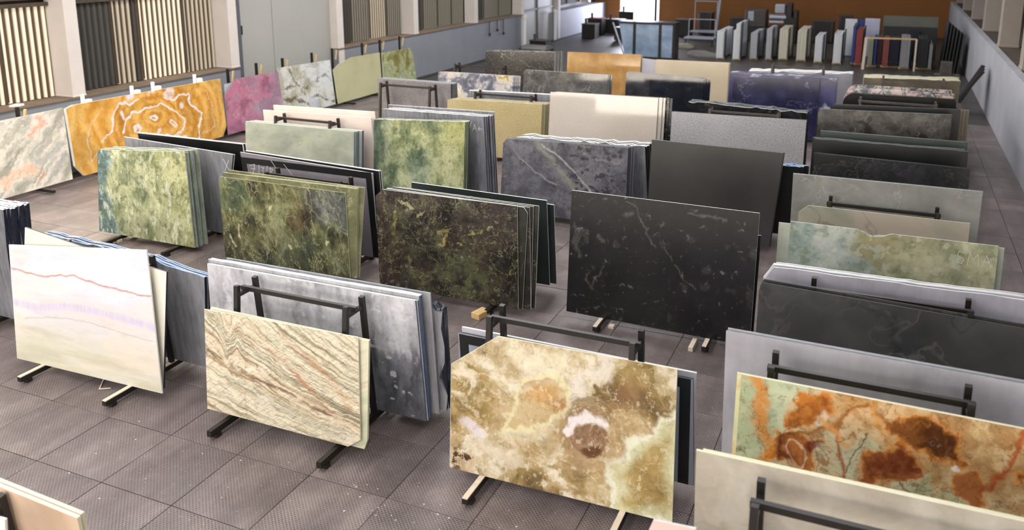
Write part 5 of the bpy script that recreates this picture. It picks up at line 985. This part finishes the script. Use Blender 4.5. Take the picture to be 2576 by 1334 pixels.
# ---------------------------------------------------------------- rounded banded bundle
def banded_bundle():
    r = empty('slab_bundle', (-1.05, 24.3, 0)); tag(r, 'rounded bundle of banded black and pink marble slabs near the right wall', 'bundle')
    for k in range(16):
        y = k * .105; b = bmesh.new(); w = 2.75; h = 1.96 + .05 * math.sin(k * .4)
        pts = [(0.25, 0), (w, 0), (w, h - .1), (w - .03, h)] + [(.30 - .30 * math.sin(a), h - .30 + .30 * math.cos(a)) for a in [i * math.pi / 2 / 6 for i in range(7)]] + [(0.0, h - .9), (.06, h - 1.5)]
        A = [b.verts.new((x, y, z + .12)) for x, z in pts]; B = [b.verts.new((x, y + .1, z + .12)) for x, z in pts]
        b.faces.new(A); b.faces.new(B[::-1])
        for i in range(len(pts)): b.faces.new((A[i], B[i], B[(i + 1) % len(pts)], A[(i + 1) % len(pts)]))
        bmesh.ops.recalc_face_normals(b, faces=b.faces); me = bpy.data.meshes.new('slab'); b.to_mesh(me); b.free()
        link('slab', me, S['banded'] if k else S['near_black'], r)
    MB().box(2.8, 2.95, .1, 1.5, .05, 1.75).build('end_post', M['steel_old'], r)
banded_bundle()

# ---------------------------------------------------------------- supports behind the wall slabs
def wall_support(y, top, label, white=False, lean=0):
    r = empty('wall_support', (-19.45, y, 0)); tag(r, label, 'support', 'supports holding the slabs along the left wall')
    m = M['white_paint'] if white else M['steel']
    MB().bar((-.03, 0, 0), (-.03, 0, top), .07).build('post', m, r)
    MB().bar((-.1, 0, .08), (.92, 0, .08), .07, .07).build('foot', M['steel'], r)
    if white:
        MB().box(.02, .16, .03, .13, 1.80, top - .12).build('block', m, r)
    else:
        MB().bar((.05, .09, top - .42), (.10, .11, top - .07), .055).build('wood_wedge', M['wood'], r)
    return r
for y, t, l in ((13.9, 2.12, 'black wall support with wood wedge above the peach patched slab'), (21.15, 2.1, 'black wall support left of the rose pink slab'),
                (22.5, 2.12, 'black wall support above the rose pink slab'), (23.85, 2.12, 'black wall support above the brown veined slab, left end'),
                (25.5, 2.12, 'black wall support above the brown veined slab, right end'), (26.75, 2.14, 'black wall support at the rounded corner of the olive slab'),
                (28.75, 2.14, 'black wall support above the olive slab, right of its middle'), (30.05, 2.14, 'black wall support between the olive and the swirled slab'), (31.6, 2.14, 'black wall support above the olive swirled slab')):
    wall_support(y, t, l)
for y, l in ((15.75, 'white wall support at the left end of the amber onyx'), (17.35, 'white wall support left of the middle of the amber onyx'), (18.1, 'white wall support at the middle of the amber onyx'), (19.72, 'white wall support near the right end of the amber onyx')):
    wall_support(y, 2.12, l, True)

# ---------------------------------------------------------------- small things on the floor
def block(name, x, y, sx, sy, h, mat, label, rz=0, z=0):
    b = MB(); b.box(-sx / 2, sx / 2, -sy / 2, sy / 2, 0, h); o = b.build(name, mat, bevel=.004); o.location = (x, y, z); o.rotation_euler = (0, 0, rz)
    return tag(o, label, 'wood block')
block('wood_block', -5.84, 11.72, .17, .28, .10, M['wood'], 'pine block lying in front of the gold flecked marble', -.25)
block('wood_block', -2.38, 12.03, .07, .38, .07, M['pad'], 'thin pale stick beside the right rail of the black slab')
block('wood_block', -3.72, 12.16, .09, .10, .05, M['pad'], 'small pale offcut under the front edge of the black slab')
block('wood_block', -14.33, 12.02, .16, .12, .06, M['pad'], 'small white block under the green fossil marble')
block('stone_chip', -19.9 - .35, 14.45, .22, .28, .05, M['white_paint'], 'white chip lying on the left window ledge', .3, LOW + .035)
b = MB(); b.bar((-9.80, 7.75, .012), (-9.62, 7.52, .012), .014).bar((-9.62, 7.52, .014), (-9.50, 7.60, .014), .012)
tag(b.build('twig', M['pad']), 'pale broken splinter on the floor before the white onyx', 'splinter')
deb = MB(); rs = random.Random(4)
for _ in range(110):
    x = rs.uniform(-5.2, -2.0) if rs.random() < .6 else rs.uniform(-9, -2); y = rs.uniform(5.2, 7.2); s = rs.uniform(.003, .007)
    deb.box(x - s, x + s * 1.4, y - s, y + s, .0, s * .8)
tag(deb.build('stone_crumbs', M['chalk']), 'pale stone crumbs scattered on the near floor', 'crumbs', kind='stuff')

# leaning offcuts near the right wall
for k in range(4):
    b = MB(); b.bar((2.02 + k * .09, 33.6 + k * .25, .0), (3.10 + k * .02, 33.8 + k * .25, 1.62 + .07 * (k % 3)), .09, .4, up=(0, 1, 0))
    tag(b.build('offcut_slab', S['near_black']), 'dark offcut leaning against the right wall past the banded bundle', 'slab', 'dark offcuts leaning on the right wall')
def cluttertable(x, y, label):
    r = empty('side_table', (x, y, 0)); tag(r, label, 'table')
    MB().box(-.5, .4, -.3, .3, .95, 1.0).build('top', M['steel_old'], r)
    for a in (-.45, .35):
        for c in (-.25, .25): MB().bar((a, c, 0), (a, c, .95), .04).build('leg', M['steel_old'], r)
    MB().box(-.3, .1, -.2, .2, 1.0, 1.5).build('crate', M['steel_old'], r)
cluttertable(2.2, 37.0, 'small dark table with a grey crate by the right wall')

# ---------------------------------------------------------------- the far end
def bundle(x, y, w, h, d, mat, n, label, step=0, side=None):
    r = empty('slab_bundle', (x, y, 0)); tag(r, label, 'bundle', 'bundles of slabs standing end on at the far end')
    t = w / n
    for k in range(n):
        hh = h - (step if k < n * .35 else 0) + random.uniform(-.02, .02)
        MB().box(k * t, (k + 1) * t - .006, random.uniform(-.02, .02), d, .1, hh).build('slab', [mat], r)
    MB().box(-.03, w + .03, .2, .3, .0, .1).build('bearer', M['wood'], r)
    MB().box(-.03, w + .03, d - .5, d - .4, .0, .1).build('bearer', M['wood'], r)
    for yy in (.35, d - .3): MB().bar((w + .05, yy, 0), (w + .05, yy, h + .1), .06).build('stanchion', M['steel'], r)
bw = plain('bundle_white', 'd8dade', .6, .05, 4); bc = plain('bundle_cream', 'cfcbb8', .6, .06, 4); bg = plain('bundle_grey', 'aeb0b4', .6, .08, 4)
bundle(-8.48, 45.5, .36, 1.52, 3.0, bw, 8, 'white end-on bundle, leftmost of the far row', 0)
bundle(-7.6, 45.4, .34, 1.94, 2.6, bw, 8, 'white end-on bundle with a stepped top', .34)
bundle(-6.80, 46.0, .34, 1.45, 2.6, bg, 8, 'grey end-on bundle between two taller white ones', 0)
bundle(-6.0, 46.1, .27, 1.68, 2.4, bg, 6, 'narrow lavender grey end-on bundle with straw on top', 0)
bundle(-5.38, 46.4, .42, 1.66, 2.5, bc, 10, 'cream end-on bundle beside the lavender grey one', 0)
bundle(-4.46, 46.3, .43, 1.62, 3.0, bc, 10, 'cream end-on bundle, second cream one from the left', 0)
bundle(-3.55, 46.0, .35, 1.38, 2.6, bw, 8, 'low bright white end-on bundle', 0)
bundle(-2.63, 45.8, .38, 1.56, 2.4, bw, 8, 'white end-on bundle beside the red one', 0)
cols = {'red': '8f3f40', 'gg': '8b8d78', 'dr': '4a2a34', 'r2': '8a4a44', 'nv': '191c30', 'gy': '95959a', 'dk': '2c2d2e', 'lt': '8f908c', 'bl': '2c4488'}
bm_ = {k: plain('bundle_' + {'red': 'red', 'gg': 'sage', 'dr': 'wine', 'r2': 'brick_red', 'nv': 'navy', 'gy': 'mid_grey', 'dk': 'charcoal', 'lt': 'light', 'bl': 'blue'}[k], v, .6, .1, 4) for k, v in cols.items()}
for x, y, w, h, k, l in ((-1.60, 46.1, .30, 1.76, 'red', 'red end-on bundle at the far end'), (-1.78, 46.3, .14, 1.95, 'bl', 'thin blue end-on bundle left of the red one'), (-.98, 45.5, .22, 1.36, 'gg', 'sage grey end-on bundle with a white cap'),
                      (-.70, 45.6, .10, 1.4, 'bl', 'thin blue end-on bundle beside the sage one'), (-.58, 45.9, .22, 1.42, 'dr', 'wine dark end-on bundle at the far end'), (-.31, 45.6, .27, 1.40, 'r2', 'brick red end-on bundle'), (.0, 45.7, .42, 1.40, 'nv', 'navy end-on bundle right of the brick red one'),
                      (.5, 45.4, .41, 1.52, 'gy', 'mid grey end-on bundle, right of the navy one'), (1.28, 45.6, .45, 1.5, 'dk', 'charcoal end-on bundle near the right wall'), (1.78, 45.6, .14, 1.25, 'lt', 'thin light end-on bundle, last before the right wall')):
    bundle(x, y, w, h, 2.3, bm_[k], max(2, int(w / .05)), l)
# cream timber frame round the coloured bundles
r = empty('timber_frame', (-1.15, 44.7, 0)); tag(r, 'cream timber frame in front of the coloured bundles', 'frame')
MB().bar((0, 0, 0), (.05, 0, 1.55), .13).build('post', M['pad'], r); MB().bar((.0, 0, 1.55), (2.3, .2, 1.55), .07).build('rail', M['wood'], r)
MB().bar((2.3, .2, 0), (2.3, .2, 1.55), .08).build('post', M['pad'], r)
# stacked pattern boards and a grey board in the back
def board(x, y, w, h, mat, label, t=.06):
    o = MB().box(0, w, 0, t, .05, h).build('board_sheet', mat, bevel=.01); o.location = (x, y, 0); o.rotation_euler = (math.radians(-5), 0, 0); tag(o, label, 'board'); return o
board(-2.35, 49.6, .6, 2.05, bw, 'white board behind the red bundle')
board(-1.75, 49.8, .35, 2.0, bm_['bl'], 'blue board between two white boards')
board(-1.35, 49.7, .75, 2.1, plain('lavender_sheet', 'c0c4de', .5, .1, 2), 'lavender white board right of the blue one')
board(-.45, 50.0, 2.7, 2.25, plain('grey_board', '6d6e66', .7, .1, 1), 'long grey board behind the coloured bundles')
board(-.4, 49.3, 2.6, 1.75, bm_['dk'], 'dark board leaning before the long grey board')
board(.9, 49.1, .5, 1.6, bm_['nv'], 'navy board leaning before the dark board')
for k in range(6):
    o = MB().box(0, .05, 0, 1.8, .05, 2.3 - .08 * k).build('offcut_slab', bm_['dk']); o.location = (2.35 + .12 * k, 46.0 - .4 * k, 0); o.rotation_euler = (0, math.radians(4), 0)
    tag(o, 'dark tall offcut standing on edge by the right wall at the far end', 'slab', 'dark tall offcuts at the far right')
# blue wrapped sheet pack held by two dark straps
r = empty('glass_crate', (-13.6, 44.3, 0)); tag(r, 'pale blue sheet pack wrapped in plastic in a dark strapped frame', 'crate')
gl = stone('pale_blue_wrap', [(.3, '6f86a0'), (.5, '8ba0b8'), (.7, 'a8bbd0')], 1.0, .6, rough=.25)
b = bmesh.new()
for f in ((( .42, 0, .12), (3.0, 0, .12), (2.92, 0, 1.88), (.08, 0, 1.88)), ((.42, 1.0, .12), (3.0, 1.0, .12), (2.92, 1.0, 1.88), (.08, 1.0, 1.88))):
    pass
A = [b.verts.new(p) for p in ((.42, 0, .12), (3.0, 0, .12), (3.02, 0, 1.85), (.08, 0, 1.85))]; B = [b.verts.new((v.co.x, 1.0, v.co.z)) for v in A]
b.faces.new(A); b.faces.new(B[::-1])
for i in range(4): b.faces.new((A[i], B[i], B[(i + 1) % 4], A[(i + 1) % 4]))
bmesh.ops.recalc_face_normals(b, faces=b.faces); me = bpy.data.meshes.new('sheet_pack'); b.to_mesh(me); b.free(); link('sheet_pack', me, gl, r)
for x in (.95, 2.35): MB().box(x - .07, x + .07, -.05, .0, .0, 1.98).build('strap', M['steel'], r)
MB().box(0, 3.15, -.04, 1.05, 1.86, 1.96).build('top_frame', M['steel'], r); MB().box(3.02, 3.12, -.04, 1.05, 0, 1.9).build('side_frame', M['steel'], r); MB().box(.3, 3.1, -.03, 1.03, 0, .12).build('base', M['steel'], r)
MB().bar((-.25, -.06, 1.9), (.42, -.06, .12), .05, .12, up=(0, 1, 0)).build('wrap_edge', M['plastic'], r)
# dark rounded trolley behind the black stack, clutter left
def machine(x, y, label):
    r = empty('cutting_machine', (x, y, 0)); tag(r, label, 'machine')
    dk = M['steel_old']; gy = M['plastic']
    MB().box(0, 3.2, 0, 1.6, .0, .9).build('base', M['steel'], r, bevel=.03)
    MB().box(0, 1.3, .2, 1.4, .9, 2.0).build('control_cabinet', dk, r, bevel=.04); MB().box(.2, .55, .15, .2, 1.3, 1.9).build('screen', gy, r)
    MB().cyl((1.5, .3, 1.55), (2.5, .3, 1.55), .12, 14).cyl((1.5, .3, 1.25), (2.5, .3, 1.25), .10, 14).build('roller', gy, r)
    MB().cyl((2.7, .2, 1.3), (2.7, 1.0, 1.3), .33, 20).build('blade_guard', M['steel'], r)
    MB().box(1.8, 2.4, .3, .9, 1.8, 2.35).build('motor', gy, r, bevel=.05); MB().box(2.45, 2.85, .3, 1.0, 1.5, 2.45).build('column', M['steel'], r, bevel=.05)
    MB().box(2.9, 3.2, .3, 1.0, .9, 2.0).build('hood', M['steel'], r, bevel=.05)
machine(-8.6, 55, 'grey and black stone cutting machine behind the end-on bundles')
def cart(x, y, label, s=1.0, hh=1.0):
    r = empty('pallet_cart', (x, y, 0)); tag(r, label, 'cart')
    MB().box(-.9 * s, .9 * s, -.5, .5, .45, .53).build('deck', M['plastic'], r)
    for a in (-.8, .8):
        MB().bar((a * s, -.4, 0), (a * s, -.4, .45), .06).build('leg', M['steel'], r); MB().bar((a * s, .4, 0), (a * s, .4, 1.2 * hh), .05).build('upright', M['plastic'], r)
    MB().bar((-.8 * s, .4, 1.2 * hh), (.8 * s, .4, 1.2 * hh), .05).build('handle', M['plastic'], r)
cart(-10.6, 51.5, 'flat steel cart left of the end-on bundles', 1.0, 1.3)
cart(-11.2, 55.5, 'steel cart with a tall frame before the orange wall', .9, 2.0)
cart(-7.2, 58.5, 'steel cart behind the cutting machine', 1.0, 1.2)
def sack(x, y, label, c='8f8c78', s=.5):
    bpy.ops.mesh.primitive_uv_sphere_add(segments=20, ring_count=12, radius=1, location=(x, y, 0)); o = bpy.context.object; o.name = 'sack'
    for v in o.data.vertices:
        v.co.z = max(-.0, v.co.z) * .5 * s; k = .8 + .35 * vn(np.array([v.co.x * 2 + x]), np.array([v.co.y * 2]), 3)[0]; v.co.x *= s * 1.5 * k; v.co.y *= s * k; v.co.z *= k
    o.data.materials.append(plain('sack_cloth', c, .8, .12, 4)); tag(o, label, 'sack')
sack(-11.4, 50.3, 'pale sack slumped left of the flat cart')
sack(-9.5, 46.8, 'low pale heap on the floor left of the white bundles', '7c7a72', .6)
# dark drums, crates and bins in front of the far wall
rs = random.Random(9)
for k, (x, y, w, h, l) in enumerate(((-13.2, 56, 1.0, 1.1, 'dark crate behind the blue wrapped pack'), (-12.0, 57.5, .9, 1.5, 'tall dark crate before the orange wall'), (-9.9, 57.5, 1.2, 1.2, 'wide dark crate left of the cutting machine'),
                                     (-4.6, 56, 1.3, 1.3, 'dark crate right of the cutting machine'), (-3.1, 57, .8, 1.6, 'narrow dark crate behind the white bundles'), (-2.2, 56, .7, 1.5, 'dark crate before the orange wall, behind the white board'),
                                     (-16.2, 52, .6, .8, 'small dark crate near the open far door'))):
    r = empty('crate', (x, y, 0)); tag(r, l, 'crate')
    MB().box(0, w, 0, .8, .05, h).build('box', M['steel'], r, bevel=.02)
    MB().box(-.03, w + .03, -.03, .83, h, h + .06).build('lid', M['steel_old'], r)
    for a in (.1, w - .1): MB().box(a - .03, a + .03, -.02, 0, .05, h).build('batten', M['steel_old'], r)
for x, y, h, l in ((-15.7, 60.3, 2.5, 'dark post beside the open far door'), (-10.9, 58.0, 3.2, 'pale leaning pole before the orange wall')):
    tag(MB().bar((x, y, 0), (x + (.25 if 'pole' in l else 0), y, h), .14).build('post', M['plastic'] if 'pole' in l else M['steel']), l, 'post')
# pipes, cable ends and clutter along the far left wall
for y, l in ((46.15, 'white pipe on the far left wall beside the gate'), (51.1, 'white capped pipe beyond the gate on the left wall')):
    r = empty('pipe', (-19.86, y, 0)); tag(r, l, 'pipe'); MB().cyl((0, 0, 0), (0, 0, 1.75), .09, 12).build('tube', M['white_paint'], r); MB().cyl((0, 0, 1.75), (0, 0, 1.95), .13, 12).build('cap', M['white_paint'], r)
for y, z, l in ((41.6, 1.3, 'short cable hanging on the low left wall'), (42.6, 1.45, 'cable with a plug hanging on the low left wall'), (43.4, 1.2, 'thin cable hanging near the bright sill patch')):
    tag(MB().cyl((-19.97, y, LOW), (-19.97, y, z), .02, 6).box(-20.0, -19.9, y - .05, y + .05, z - .12, z).build('cable', M['steel']), l, 'cable')
for x, y, w, h, l in ((-19.2, 45.3, 1.0, .55, 'dark scrap box by the low left wall'), (-18.6, 52.6, .9, .9, 'dark bin past the gate on the left'), (-18.9, 54.6, 1.0, 1.1, 'red trimmed bin further along the left wall'), (-18.3, 56.6, 1.2, .9, 'black toolbox stack along the far left wall'), (-18.0, 58.8, 1.1, 1.3, 'tall dark cabinet near the bright far door')):
    r = empty('bin', (x, y, 0)); tag(r, l, 'bin'); MB().box(0, w, 0, .9, 0, h).build('body', M['steel'], r, bevel=.03); MB().box(-.03, w + .03, -.03, .93, h, h + .05).build('lid', bm_['red'] if 'red' in l else M['steel_old'], r)
    MB().cyl((w * .3, .1, h + .05), (w * .3, .1, h + .4), .08, 10).build('bottle_rack', M['steel_old'], r)
tag(MB().box(-13.9, -12.6, 31.6, 32.4, 0, 1.98).build('tarpaulin', M['steel'], bevel=.12), 'dark rounded tarpaulin lump behind the black white veined stack', 'tarpaulin')
